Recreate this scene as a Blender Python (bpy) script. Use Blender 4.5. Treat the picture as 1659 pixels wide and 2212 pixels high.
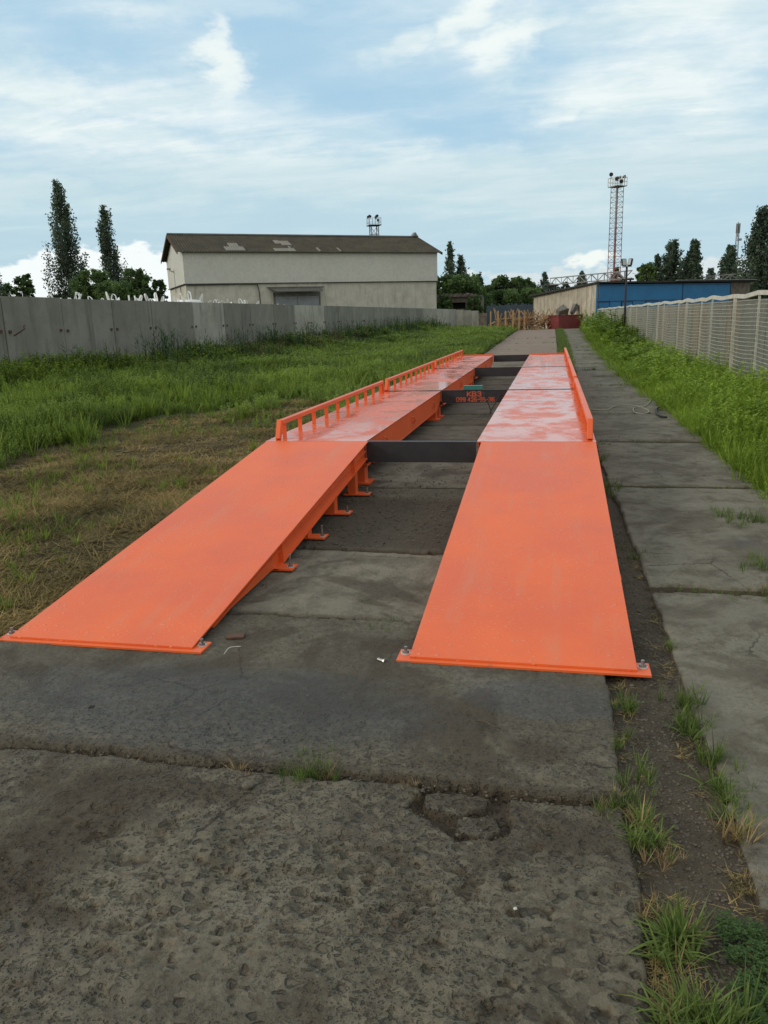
import bpy, bmesh, math, random
import numpy as np
from mathutils import Vector, Matrix
R = math.radians
scene = bpy.context.scene
for o in list(bpy.data.objects): bpy.data.objects.remove(o)
col = scene.collection
rng = np.random.default_rng(7)
rnd = random.Random(11)

# ------------------------------------------------------------------ camera
EYE = 1.6
W0, H0, F0 = 1659.0, 2212.0, 1680.0
_r = R(1.8); _u = (math.cos(_r), -math.sin(_r)); _v = (math.sin(_r), math.cos(_r))
_a = (1196-W0/2)*_u[0] + (680-H0/2)*_u[1]
_b = (1196-W0/2)*_v[0] + (680-H0/2)*_v[1]
PITCH = math.atan2(-_b, F0); YAW = math.atan2(_a, math.hypot(F0, _b))
def ray(x, y):
    dx, dy = x-W0/2, y-H0/2
    a = dx*math.cos(_r)-dy*math.sin(_r); b = dx*math.sin(_r)+dy*math.cos(_r)
    fw = F0*math.cos(PITCH)-b*math.sin(PITCH); up = -F0*math.sin(PITCH)-b*math.cos(PITCH)
    return Vector((-fw*math.sin(YAW)+a*math.cos(YAW), fw*math.cos(YAW)+a*math.sin(YAW), up))
def at(x, y, z=0.0):
    d = ray(x, y); k = (z-EYE)/d.z; return Vector((d.x*k, d.y*k, z))
def atY(x, y, Y):
    d = ray(x, y); k = Y/d.y; return Vector((d.x*k, Y, EYE+d.z*k))
cam = bpy.data.cameras.new('camera'); co = bpy.data.objects.new('camera', cam); col.objects.link(co)
cx_ = (ray(1001, 900)-ray(1000, 900)).normalized()
cy_ = (ray(1000, 900)-ray(1000, 901)).normalized()
cz_ = cx_.cross(cy_)
co.matrix_world = Matrix(((cx_.x, cy_.x, cz_.x, 0), (cx_.y, cy_.y, cz_.y, 0), (cx_.z, cy_.z, cz_.z, EYE), (0, 0, 0, 1)))
cam.sensor_fit = 'HORIZONTAL'; cam.sensor_width = 36; cam.lens = 36*F0/W0
cam.clip_start = 0.05; cam.clip_end = 3000
scene.camera = co

# ------------------------------------------------------------------ world / sun
SUN_EL, SUN_AZ = 24.0, -112.0      # azimuth from +Y towards +X
scene.view_settings.view_transform = 'Standard'; scene.view_settings.look = 'None'
scene.view_settings.exposure = 0.0; scene.view_settings.gamma = 1
world = bpy.data.worlds.new('World'); scene.world = world; world.use_nodes = True
class NT:
    def __init__(s, tree): s.t = tree; s.n = tree.nodes; s.l = tree.links
    def new(s, typ, **kw):
        n = s.n.new(typ)
        for k, v in kw.items(): setattr(n, k, v)
        return n
    def put(s, sock, v):
        if hasattr(v, 'links') or isinstance(v, bpy.types.NodeSocket): s.l.new(v, sock)
        else: sock.default_value = v
    def m(s, op, a, b=0.0, c=None):
        n = s.new('ShaderNodeMath', operation=op); s.put(n.inputs[0], a); s.put(n.inputs[1], b)
        if c is not None: s.put(n.inputs[2], c)
        return n.outputs[0]
    def ss(s, x, lo, hi, a=0.0, b=1.0):
        n = s.new('ShaderNodeMapRange', interpolation_type='SMOOTHSTEP')
        for i, v in enumerate((x, lo, hi, a, b)): s.put(n.inputs[i], v)
        return n.outputs[0]
    def mix(s, f, a, b):
        n = s.new('ShaderNodeMix', data_type='RGBA')
        s.put(n.inputs[0], f); s.put(n.inputs[6], a); s.put(n.inputs[7], b)
        return n.outputs[2]
    def noise(s, vec, scale, detail=5, rough=.55, dist=0.0):
        n = s.new('ShaderNodeTexNoise'); s.l.new(vec, n.inputs['Vector'])
        n.inputs['Scale'].default_value = scale; n.inputs['Detail'].default_value = detail
        n.inputs['Roughness'].default_value = rough; n.inputs['Distortion'].default_value = dist
        return n.outputs[0]
    def vor(s, vec, scale, feat='F1', out=0, rand=1.0):
        n = s.new('ShaderNodeTexVoronoi', feature=feat); s.l.new(vec, n.inputs['Vector'])
        n.inputs['Scale'].default_value = scale; n.inputs['Randomness'].default_value = rand
        return n.outputs[out]
    def mapping(s, vec, sc=(1, 1, 1), loc=(0, 0, 0)):
        n = s.new('ShaderNodeMapping'); s.l.new(vec, n.inputs[0])
        n.inputs['Scale'].default_value = sc; n.inputs['Location'].default_value = loc
        return n.outputs[0]
w = NT(world.node_tree); w.n.clear()
tc = w.new('ShaderNodeTexCoord'); d_ = tc.outputs['Generated']
sep = w.new('ShaderNodeSeparateXYZ'); w.l.new(d_, sep.inputs[0])
dx, dy, dz = sep.outputs
sky = w.new('ShaderNodeTexSky', sky_type='NISHITA'); sky.sun_disc = False
sky.sun_elevation = R(SUN_EL); sky.sun_rotation = R(SUN_AZ)
sky.air_density = 1.2; sky.dust_density = 1.5; sky.ozone_density = 1.5
el = w.m('ARCSINE', dz); az = w.m('ARCTAN2', dx, dy)
zz = w.m('ADD', w.m('MAXIMUM', dz, 0.0), .10)
cmb = w.new('ShaderNodeCombineXYZ')
w.l.new(w.m('DIVIDE', dx, zz), cmb.inputs[0]); w.l.new(w.m('DIVIDE', dy, zz), cmb.inputs[1])
pl = cmb.outputs[0]
cae = w.new('ShaderNodeCombineXYZ'); w.l.new(az, cae.inputs[0]); w.l.new(el, cae.inputs[1]); ae = cae.outputs[0]
def px2ae(x, y):
    d = ray(x, y).normalized(); return math.atan2(d.x, d.y), math.asin(d.z)
wa = w.m('SUBTRACT', w.noise(w.mapping(ae, (1, 2.2, 1)), 6.0, 6, .6), .5)
wb = w.m('SUBTRACT', w.noise(w.mapping(ae, (1, 2.2, 1), (3, 7, 1)), 6.0, 6, .6), .5)
azw = w.m('MULTIPLY_ADD', wa, .26, az); elw = w.m('MULTIPLY_ADD', wb, .11, el)
def blob(x, y, rx, ry, tilt=0.0, soft=1.0):
    a0, e0 = px2ae(x, y); ca, sa = math.cos(R(tilt)), math.sin(R(tilt))
    da = w.m('SUBTRACT', azw, a0); de = w.m('SUBTRACT', elw, e0)
    p = w.m('DIVIDE', w.m('ADD', w.m('MULTIPLY', da, ca), w.m('MULTIPLY', de, sa)), rx/F0)
    q = w.m('DIVIDE', w.m('SUBTRACT', w.m('MULTIPLY', de, ca), w.m('MULTIPLY', da, sa)), ry/F0)
    r2 = w.m('ADD', w.m('MULTIPLY', p, p), w.m('MULTIPLY', q, q))
    return w.ss(w.m('SQRT', r2), 1.35, max(0.0, 1.0-soft))
n1 = w.noise(w.mapping(pl, (1, 1.5, 1)), 1.1, 9, .6, .4)
n2 = w.noise(w.mapping(pl, (1, 2.4, 1), (5, 2, 0)), 2.4, 8, .62, .3)
n3 = w.noise(w.mapping(ae, (1, 2.6, 1)), 14.0, 7, .6, .2)
# veil of thin high cloud, thicker in some parts of the sky
veil = w.ss(w.m('ADD', w.m('MULTIPLY', n1, .75), w.m('MULTIPLY', n2, .25)), .36, .68)
bands = None
for b in ((250, 200, 620, 60, -6), (350, 320, 700, 55, -7), (900, 385, 620, 45, -3), (520, 385, 500, 40, -2), (60, 430, 300, 30, 0),
          (470, 150, 75, 60, 0), (430, 15, 220, 30, 0), (30, 100, 110, 35, 0), (1010, 50, 90, 55, 20), (1110, 110, 110, 50, 25), (880, 95, 90, 28, 0),
          (1250, 235, 200, 40, 15), (1500, 160, 340, 150, 20), (1300, 380, 500, 60, 4), (1500, 20, 300, 60, 0)):
    k = blob(*b[:4], tilt=b[4], soft=.9)
    bands = k if bands is None else w.m('MAXIMUM', bands, k)
cl = w.m('MINIMUM', w.m('ADD', w.m('MULTIPLY', veil, .62), w.m('MULTIPLY', bands, w.ss(n3, .15, .70, .50, .85))), 1.0)
gap = w.m('MAXIMUM', blob(640, 120, 330, 110, -18, .9), w.m('MAXIMUM', blob(960, 290, 170, 40, -12, .9), blob(130, 100, 200, 60, 0, .9)))
core = blob(470, 150, 70, 60, 0, .9)
cl = w.m('MULTIPLY', cl, w.m('SUBTRACT', 1.0, w.m('MULTIPLY', w.m('MULTIPLY', gap, w.m('SUBTRACT', 1.0, core)), .88)))
skyc = w.mix(.92, sky.outputs[0], (4.0, 6.2, 7.9, 1))
white = w.mix(w.ss(n2, .3, .7), (6.7, 8.0, 8.2, 1), (8.3, 9.0, 9.1, 1))
c1 = w.mix(cl, skyc, white)
# grey-blue hazy layer low over the horizon
low = w.m('MULTIPLY', w.ss(el, R(12.5), R(8.5)), w.ss(n1, .1, .9, .8, .55))
c2 = w.mix(low, c1, (4.95, 6.65, 7.3, 1))
# cumulus tops along the horizon
cum_n = w.noise(w.mapping(ae, (1, 1.6, 1), (.3, 0, 0)), 11.0, 8, .58)
top = w.m('ADD', R(3.1), w.m('MULTIPLY', w.m('SUBTRACT', cum_n, .5), .11))
lobe = w.m('SUBTRACT', w.vor(w.mapping(ae, (1, 1.25, 1)), 26.0), .35)
top = w.m('SUBTRACT', top, w.m('MULTIPLY', lobe, .012))
top = w.m('ADD', top, w.ss(az, R(-12), R(-30), 0, .030))
cum = w.ss(w.m('SUBTRACT', top, el), -.0012, .006)
puff = blob(1290, 560, 42, 22, 0, .35)
a_sh = w.ss(az, R(-13), R(-3))
cumc = w.mix(a_sh, (8.9, 9.4, 9.4, 1), (6.3, 7.15, 7.4, 1))
cumc = w.mix(w.ss(n3, .35, .75, 0, .35), cumc, (8.6, 9.2, 9.2, 1))
c3 = w.mix(cum, c2, cumc)
pf2 = w.m('MAXIMUM', blob(478, 150, 48, 42, 0, .55), w.m('MAXIMUM', blob(470, 90, 30, 40, 20, .9), w.m('MAXIMUM', blob(1015, 35, 55, 32, 15, .9), blob(1110, 105, 60, 26, 20, .9)))); c3 = w.mix(w.m('MULTIPLY', pf2, .6), c3, (8.9, 9.4, 9.1, 1))
c3 = w.mix(w.m('MULTIPLY', puff, .85), c3, (9.3, 9.6, 9.0, 1))
deck = w.m('MAXIMUM', w.ss(el, R(30), R(55)), w.ss(dy, .25, -.2)); deck = w.m('MULTIPLY', deck, w.ss(n1, .25, .6, .6, .95))
c3 = w.mix(deck, c3, (8.2, 8.0, 7.35, 1))
c4 = w.mix(w.ss(dz, 0.0, -.05), c3, (1.2, 1.2, 1.0, 1))
bg = w.new('ShaderNodeBackground'); w.l.new(c4, bg.inputs[0]); bg.inputs[1].default_value = .105
wo = w.new('ShaderNodeOutputWorld'); w.l.new(bg.outputs[0], wo.inputs[0])
sl = bpy.data.lights.new('sun', 'SUN'); sl.energy = 1.5; sl.angle = R(14); sl.color = (1, .90, .74)
so = bpy.data.objects.new('sun', sl); col.objects.link(so)
sd = Vector((math.sin(R(SUN_AZ))*math.cos(R(SUN_EL)), math.cos(R(SUN_AZ))*math.cos(R(SUN_EL)), math.sin(R(SUN_EL))))
so.rotation_euler = sd.to_track_quat('Z', 'Y').to_euler(); so.location = sd*50

# ------------------------------------------------------------------ helpers
def tag(o, label=None, cat=None, group=None, kind=None):
    if label: o['label'] = label
    if cat: o['category'] = cat
    if group: o['group'] = group
    if kind: o['kind'] = kind
    return o
def empty(name, loc, rz=0.0, **kw):
    o = bpy.data.objects.new(name, None); o.empty_display_size = .2; col.objects.link(o)
    o.location = loc; o.rotation_euler = (0, 0, rz); return tag(o, **kw)
def raw(name, v, loops, counts, mat, parent=None, tint=None, smooth=False, loc=None, **kw):
    me = bpy.data.meshes.new(name)
    v = np.asarray(v, dtype=np.float32).reshape(-1, 3); loops = np.asarray(loops, dtype=np.int32).ravel()
    counts = np.asarray(counts, dtype=np.int32).ravel()
    me.vertices.add(len(v)); me.vertices.foreach_set('co', v.ravel())
    me.loops.add(len(loops)); me.loops.foreach_set('vertex_index', loops)
    me.polygons.add(len(counts)); me.polygons.foreach_set('loop_start', np.concatenate(([0], np.cumsum(counts)[:-1])).astype(np.int32))
    me.update(calc_edges=True); me.validate()
    if tint is not None:
        a = me.attributes.new('tint', 'FLOAT', 'POINT'); a.data.foreach_set('value', np.asarray(tint, dtype=np.float32))
    me.polygons.foreach_set('use_smooth', np.full(len(me.polygons), smooth))
    if mat: me.materials.append(mat)
    o = bpy.data.objects.new(name, me); col.objects.link(o)
    if parent: o.parent = parent
    if loc is not None: o.location = loc
    return tag(o, **kw)
class MB:
    def __init__(s): s.v = []; s.f = []
    def add(s, vs, fs):
        n = len(s.v); s.v += [tuple(p) for p in vs]; s.f += [tuple(n+i for i in f) for f in fs]; return s
    def box(s, c, d, rot=None):
        c = Vector(c); h = [x/2 for x in d]; vs = []
        for sz in (-1, 1):
            for sx, sy in ((-1, -1), (1, -1), (1, 1), (-1, 1)):
                p = Vector((sx*h[0], sy*h[1], sz*h[2]))
                if rot is not None: p = rot @ p
                vs.append(c+p)
        return s.add(vs, [(3, 2, 1, 0), (4, 5, 6, 7), (0, 1, 5, 4), (1, 2, 6, 5), (2, 3, 7, 6), (3, 0, 4, 7)])
    def bar(s, a, b, wx, wy=None, up=(0, 0, 1)):
        a, b = Vector(a), Vector(b); d = b-a; L = d.length
        if L < 1e-6: return s
        z = d/L; up = Vector(up)
        if abs(z.dot(up)) > .97: up = Vector((0, 1, 0))
        x = z.cross(up).normalized(); y = x.cross(z)
        wy = wx if wy is None else wy
        return s.box((a+b)/2, (wx, wy, L), Matrix((x, y, z)).transposed())
    def tube(s, pts, r, n=8, r2=None, cap=True):
        pts = [Vector(p) for p in pts]; k = len(pts); vs = []
        px = None
        for i, p in enumerate(pts):
            t = (pts[min(i+1, k-1)]-pts[max(i-1, 0)]).normalized()
            if px is None:
                px = t.cross(Vector((0, 0, 1)) if abs(t.z) < .9 else Vector((0, 1, 0))).normalized()
            px = (px-t*px.dot(t)).normalized(); py = t.cross(px)
            rr = r if r2 is None else r+(r2-r)*i/(k-1)
            for j in range(n):
                a = 2*math.pi*j/n; vs.append(p+px*rr*math.cos(a)+py*rr*math.sin(a))
        fs = [(i*n+j, i*n+(j+1) % n, (i+1)*n+(j+1) % n, (i+1)*n+j) for i in range(k-1) for j in range(n)]
        if cap: fs += [tuple(range(n-1, -1, -1)), tuple((k-1)*n+j for j in range(n))]
        return s.add(vs, fs)
    def prism(s, poly, axis_vec):
        a = Vector(axis_vec); n = len(poly); p0 = [Vector(p) for p in poly]
        vs = p0+[p+a for p in p0]
        return s.add(vs, [tuple(range(n-1, -1, -1)), tuple(range(n, 2*n))]+[(i, (i+1) % n, n+(i+1) % n, n+i) for i in range(n)])
    def build(s, name, mat, parent=None, bevel=0.0, smooth=False, loc=None, **kw):
        me = bpy.data.meshes.new(name); me.from_pydata(s.v, [], s.f); me.update()
        bm = bmesh.new(); bm.from_mesh(me); bmesh.ops.recalc_face_normals(bm, faces=bm.faces)
        if bevel: bmesh.ops.bevel(bm, geom=list(bm.edges), offset=bevel, segments=1, affect='EDGES', clamp_overlap=True)
        bm.to_mesh(me); bm.free()
        if smooth: me.polygons.foreach_set('use_smooth', [True]*len(me.polygons))
        me.materials.append(mat)
        o = bpy.data.objects.new(name, me); col.objects.link(o)
        if parent: o.parent = parent
        if loc is not None: o.location = loc
        return tag(o, **kw)
def copy_tree(o, parent=None):
    c = o.copy(); col.objects.link(c)
    if parent: c.parent = parent; c.matrix_parent_inverse = o.matrix_parent_inverse
    for ch in KIDS(o): copy_tree(ch, c)
    return c
def KIDS(o): return [x for x in bpy.data.objects if x.parent == o]

# numpy noise
def _hash(i, j, s):
    h = (i.astype(np.int64)*374761393+j.astype(np.int64)*668265263+s*1442695041) & 0x7fffffff
    h = ((h ^ (h >> 13))*1274126177) & 0x7fffffff
    return ((h ^ (h >> 16)) & 0xffff)/65535.0
def vnoise(x, y, s=0):
    i = np.floor(x); j = np.floor(y); fx = x-i; fy = y-j
    fx = fx*fx*(3-2*fx); fy = fy*fy*(3-2*fy)
    a = _hash(i, j, s); b = _hash(i+1, j, s); c = _hash(i, j+1, s); d = _hash(i+1, j+1, s)
    return (a*(1-fx)+b*fx)*(1-fy)+(c*(1-fx)+d*fx)*fy
def fbm(x, y, s=0, o=4):
    t = 0; a = .5; tot = 0
    for k in range(o):
        t = t+a*vnoise(x*2**k, y*2**k, s+k*17); tot += a; a *= .5
    return t/tot
def sm(x, a, b):
    t = np.clip((x-a)/(b-a), 0, 1); return t*t*(3-2*t)
def gz(y): return .45*sm(np.asarray(y, dtype=float), 22, 72)

# ------------------------------------------------------------------ materials
def mat(name):
    m = bpy.data.materials.new(name); m.use_nodes = True; t = NT(m.node_tree); t.n.clear()
    b = t.new('ShaderNodeBsdfPrincipled'); o = t.new('ShaderNodeOutputMaterial'); t.l.new(b.outputs[0], o.inputs[0])
    return m, t, b
def geo(t): return t.new('ShaderNodeNewGeometry').outputs['Position']
def objc(t): return t.new('ShaderNodeTexCoord').outputs['Object']
def bump(t, b, h, strength, dist=.01, prev=None):
    n = t.new('ShaderNodeBump'); n.inputs['Strength'].default_value = strength; n.inputs['Distance'].default_value = dist
    t.l.new(h, n.inputs['Height'])
    if prev: t.l.new(prev, n.inputs['Normal'])
    t.l.new(n.outputs[0], b.inputs['Normal']); return n.outputs[0]
def plain(name, c, c2=None, sc=3.0, rough=.7, metal=0.0, bs=.3, bd=.01, lo=.35, hi=.65, stretch=(1, 1, 1), spec=.5):
    m, t, b = mat(name); p = t.mapping(geo(t), stretch)
    c2 = c2 or tuple(x*.7 for x in c)
    n = t.noise(p, sc, 8, .6); f = t.ss(n, lo, hi)
    n2 = t.noise(p, sc*9, 5, .6)
    cc = t.mix(f, (*c, 1), (*c2, 1)); cc = t.mix(t.ss(n2, .3, .75, 0, .3), cc, tuple(x*.6 for x in c2)+(1,))
    t.l.new(cc, b.inputs['Base Color']); b.inputs['Roughness'].default_value = rough; b.inputs['Metallic'].default_value = metal
    b.inputs['Specular IOR Level'].default_value = spec
    if bs: bump(t, b, n2, bs, bd)
    return m
def concrete_ground(name, main):
    m, t, b = mat(name); p = geo(t); s3 = t.new('ShaderNodeSeparateXYZ'); t.l.new(p, s3.inputs[0]); X, Y, Z = s3.outputs
    big = t.noise(p, .9, 6, .6, .6); mid = t.noise(p, 4.5, 8, .65, .3); fine = t.noise(p, 60, 6, .7); grit = t.noise(p, 190, 3, .6)
    base = t.mix(t.ss(big, .36, .66), (.172, .158, .118, 1), (.092, .083, .060, 1))
    base = t.mix(t.ss(mid, .46, .72, 0, .7), base, (.082, .070, .050, 1))
    base = t.mix(t.ss(t.noise(p, 2.1, 6, .6), .55, .72, 0, .55), base, (.245, .230, .190, 1))
    rub = t.noise(p, 34, 7, .8); base = t.mix(t.ss(rub, .50, .62, 0, .75), base, (.050, .043, .030, 1)); base = t.mix(t.ss(rub, .44, .34, 0, .5), base, (.26, .235, .18, 1))
    base = t.mix(t.ss(fine, .42, .75, 0, .7), base, (.055, .047, .034, 1))
    base = t.mix(t.ss(grit, .60, .78, 0, .35), base, (.28, .26, .22, 1))
    bandn = t.noise(t.mapping(p, (.12, 1.0, 1)), 1.0, 2, .5); base = t.mix(t.ss(bandn, .56, .44, 0, .45), base, (.085, .075, .058, 1))
    if main:
        for y0_, y1_, am in ((3.93, 5.2, .5), (7.36, 8.83, .45), (10.3, 11.78, .3)):
            zn = t.m('MULTIPLY', t.ss(Y, y0_, y0_+.05), t.ss(Y, y1_, y1_-.05)); base = t.mix(t.m('MULTIPLY', zn, t.ss(mid, .62, .38, am*.3, am)), base, (.285, .262, .205, 1))
    else:
        base = t.mix(t.ss(mid, .66, .40, .05, .35), base, (.300, .290, .240, 1))
    # pits: stretched irregular holes where the surface has spalled
    pw = t.new('ShaderNodeVectorMath', operation='ADD'); t.l.new(p, pw.inputs[0])
    nn = t.new('ShaderNodeTexNoise'); t.l.new(p, nn.inputs[0]); nn.inputs['Scale'].default_value = 26; nn.inputs['Detail'].default_value = 4
    sc = t.new('ShaderNodeVectorMath', operation='SCALE'); t.l.new(nn.outputs['Color'], sc.inputs[0]); sc.inputs['Scale'].default_value = .05
    t.l.new(sc.outputs[0], pw.inputs[1]); pp = pw.outputs[0]
    def pits(scale, thr, k):
        vp = t.vor(t.mapping(pp, (1, 1.25, 1), (k, k*2, 0)), scale)
        pres = t.ss(t.noise(t.mapping(p, (1, 1, 1), (k, 0, 0)), 1.7, 4, .6), .36, .54)
        return t.m('MULTIPLY', t.ss(vp, thr, thr*.45), pres)
    zone = t.ss(Y, 3.2, 2.2, .18, .95) if main else .12
    pit = t.m('MAXIMUM', pits(17, .33, 0), t.m('MAXIMUM', pits(38, .33, 3.1), t.m('MAXIMUM', pits(10, .25, 7.7), t.m('MULTIPLY', pits(80, .32, 5.5), .8))))
    pit = t.m('MULTIPLY', pit, zone)
    base = t.mix(t.m('MULTIPLY', pit, .62), base, (.030, .027, .021, 1))
    lump = t.vor(t.mapping(pp, (1, 1.2, 1), (2, 8, 0)), 30, 'F1', 1); lsep = t.new('ShaderNodeSeparateColor'); t.l.new(lump, lsep.inputs[0])
    base = t.mix(t.m('MULTIPLY', t.ss(lsep.outputs[0], .72, .8), t.m('MULTIPLY', zone, .45)), base, (.20, .175, .125, 1))
    base = t.mix(t.m('MULTIPLY', t.ss(lsep.outputs[1], .86, .9), t.m('MULTIPLY', zone, .3)), base, (.10, .065, .045, 1))
    crk = t.vor(t.mapping(pp, (1, 1, 1), (5, 5, 0)), 1.6, 'DISTANCE_TO_EDGE'); crk = t.m('MULTIPLY', t.ss(crk, .012, .003), t.ss(t.noise(p, 1.1, 3, .5), .5, .6))
    base = t.mix(t.m('MULTIPLY', crk, .8), base, (.03, .026, .018, 1))
    # dirt spread over whole patches
    dirt = t.ss(t.noise(t.mapping(p, (1, 1, 1), (9, 4, 0)), 1.1, 8, .68, .6), .50, .60)
    if main:
        far = t.m('MULTIPLY', t.ss(Y, 5.15, 5.35), t.ss(Y, 7.0, 6.7)); far = t.m('MULTIPLY', far, t.ss(mid, .2, .5, .5, 1))
        d2 = t.m('ADD', t.m('ADD', X, 1.62), t.m('MULTIPLY', t.m('SUBTRACT', Y, 1.9), -.25))
        stain = t.ss(t.m('ABSOLUTE', t.m('MULTIPLY_ADD', t.m('SUBTRACT', big, .5), .7, d2)), .30, .06)
        stain = t.m('MULTIPLY', stain, t.ss(Y, 2.5, 2.25))
        dirt = t.m('MAXIMUM', t.m('MULTIPLY', dirt, .72), t.m('MAXIMUM', t.m('MULTIPLY', far, .9), t.m('MULTIPLY', stain, t.ss(mid, .3, .55, .55, 1.0))))
    if not main: dirt = t.m('MULTIPLY', dirt, .45)
    if True:
        lowz = t.m('MULTIPLY', t.ss(t.m('MULTIPLY_ADD', t.m('SUBTRACT', mid, .5), .012, Z), -.010, -.020), t.ss(Y, 16, 14)); dirt = t.m('MAXIMUM', dirt, t.m('MULTIPLY', lowz, .9))
        jb_ = t.m('ABSOLUTE', t.m('ADD', t.m('SUBTRACT', Y, 2.44 if main else -5), t.m('MULTIPLY', t.m('SUBTRACT', big, .5), .12)))
        dirt = t.m('MAXIMUM', dirt, t.ss(t.m('MULTIPLY_ADD', t.m('SUBTRACT', mid, .5), .10, jb_), .06, .01, 0, .6))
    for (bx_, by_, brx, bry) in (((-.03, 2.68, .17, .10), (.07, 2.22, .20, .13), (-1.25, 2.25, .30, .10), (-1.9, 1.75, .22, .30), (-.75, 3.55, .25, .12), (-1.35, 1.62, .14, .07)) if main else ()):
        qb = t.m('SQRT', t.m('ADD', t.m('POWER', t.m('DIVIDE', t.m('SUBTRACT', X, bx_), brx), 2), t.m('POWER', t.m('DIVIDE', t.m('SUBTRACT', Y, by_), bry), 2)))
        dirt = t.m('MAXIMUM', dirt, t.ss(t.m('MULTIPLY_ADD', t.m('SUBTRACT', t.noise(p, 7, 6, .7), .5), 1.8, qb), 1.15, .35, 0, .8))
    dcol = t.mix(t.ss(fine, .3, .7), (.036, .028, .019, 1), (.078, .060, .040, 1))
    base = t.mix(dirt, base, dcol)
    base = t.mix(t.ss(t.noise(p, 1.3, 5, .6), .58, .75, 0, .35), base, (.060, .066, .036, 1))
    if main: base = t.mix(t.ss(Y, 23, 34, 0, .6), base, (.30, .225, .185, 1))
    # damp patches
    wx, wy = -1.45, 2.85
    q = t.m('SQRT', t.m('ADD', t.m('POWER', t.m('DIVIDE', t.m('SUBTRACT', X, wx), 1.15), 2), t.m('POWER', t.m('DIVIDE', t.m('SUBTRACT', Y, wy), .42), 2)))
    wet = t.ss(t.m('MULTIPLY_ADD', t.m('SUBTRACT', mid, .5), 1.0, q), 1.15, .55)
    q2 = t.m('SQRT', t.m('ADD', t.m('POWER', t.m('DIVIDE', t.m('SUBTRACT', X, -.02), .42), 2), t.m('POWER', t.m('DIVIDE', t.m('SUBTRACT', Y, 3.1), .2), 2)))
    wet = t.m('MAXIMUM', wet, t.ss(t.m('MULTIPLY_ADD', t.m('SUBTRACT', mid, .5), 1.0, q2), 1.1, .6))
    wet = t.m('MAXIMUM', wet if main else t.m('MULTIPLY', wet, 0), t.ss(t.noise(t.mapping(p, (1, 1, 1), (2, 2, 9)), 1.0, 6, .6, .5), .60, .68, 0, .5))
    dk = t.new('ShaderNodeMix', data_type='RGBA', blend_type='MULTIPLY'); t.l.new(t.m('MULTIPLY', wet, .8), dk.inputs[0]); t.l.new(base, dk.inputs[6]); dk.inputs[7].default_value = (.55, .56, .60, 1)
    t.l.new(dk.outputs[2], b.inputs['Base Color'])
    rg = t.m('SUBTRACT', .9, t.m('MULTIPLY', wet, t.ss(fine, .3, .7, .62, .40)))
    t.l.new(rg, b.inputs['Roughness']); b.inputs['Specular IOR Level'].default_value = .35
    h = t.m('ADD', t.m('MULTIPLY', fine, .5), t.m('ADD', t.m('MULTIPLY', pit, -1.3), t.m('MULTIPLY', grit, .25)))
    h = t.m('ADD', h, t.m('MULTIPLY', mid, .8))
    bump(t, b, h, 1.0, .014)
    return m
def dirt_mat(name):
    m, t, b = mat(name); p = geo(t)
    a = t.noise(p, 3, 7, .65); f = t.noise(p, 45, 6, .7); v = t.vor(p, 42, 'F1', 1)
    c = t.mix(t.ss(a, .35, .65), (.085, .068, .048, 1), (.045, .036, .025, 1))
    c = t.mix(t.ss(f, .4, .75, 0, .7), c, (.10, .092, .076, 1))
    c = t.mix(t.ss(t.noise(p, 75, 4, .7), .56, .66, 0, .6), c, (.17, .15, .12, 1))
    t.l.new(c, b.inputs['Base Color']); b.inputs['Roughness'].default_value = .92; b.inputs['Specular IOR Level'].default_value = .25
    bump(t, b, t.m('ADD', f, t.m('MULTIPLY', a, .6)), .9, .02); return m
def ground_mat():
    m, t, b = mat('soil'); p = geo(t); s3 = t.new('ShaderNodeSeparateXYZ'); t.l.new(p, s3.inputs[0]); X, Y, Z = s3.outputs
    a = t.noise(p, .7, 6, .6, .4); f = t.noise(p, 22, 6, .7); g = t.noise(t.mapping(p, (1, 3, 1)), 60, 4, .7)
    c = t.mix(t.ss(a, .4, .62), (.115, .086, .048, 1), (.070, .062, .028, 1))
    c = t.mix(t.ss(f, .35, .7, 0, .75), c, (.028, .022, .014, 1))
    c = t.mix(t.ss(g, .55, .75, 0, .6), c, (.24, .175, .08, 1))
    green = t.m('MAXIMUM', t.ss(Y, 9, 14), t.ss(X, 1.4, 1.9))
    c = t.mix(t.m('MULTIPLY', green, .8), c, (.040, .065, .018, 1))
    t.l.new(c, b.inputs['Base Color']); b.inputs['Roughness'].default_value = .95; b.inputs['Specular IOR Level'].default_value = .15
    bump(t, b, t.m('ADD', f, t.m('MULTIPLY', g, .5)), .9, .03); return m
def leaf_mat(name, dark, light, tr=.25, rough=.6):
    m, t, b = mat(name); at_ = t.new('ShaderNodeAttribute', attribute_name='tint')
    c = t.mix(at_.outputs['Fac'], (*dark, 1), (*light, 1)); t.l.new(c, b.inputs['Base Color'])
    b.inputs['Roughness'].default_value = rough; b.inputs['Specular IOR Level'].default_value = .25
    tl = t.new('ShaderNodeBsdfTranslucent'); t.l.new(c, tl.inputs[0]); mx = t.new('ShaderNodeMixShader'); mx.inputs[0].default_value = tr
    t.l.new(b.outputs[0], mx.inputs[1]); t.l.new(tl.outputs[0], mx.inputs[2])
    out = [n for n in t.n if n.type == 'OUTPUT_MATERIAL'][0]; t.l.new(mx.outputs[0], out.inputs[0]); return m
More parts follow.
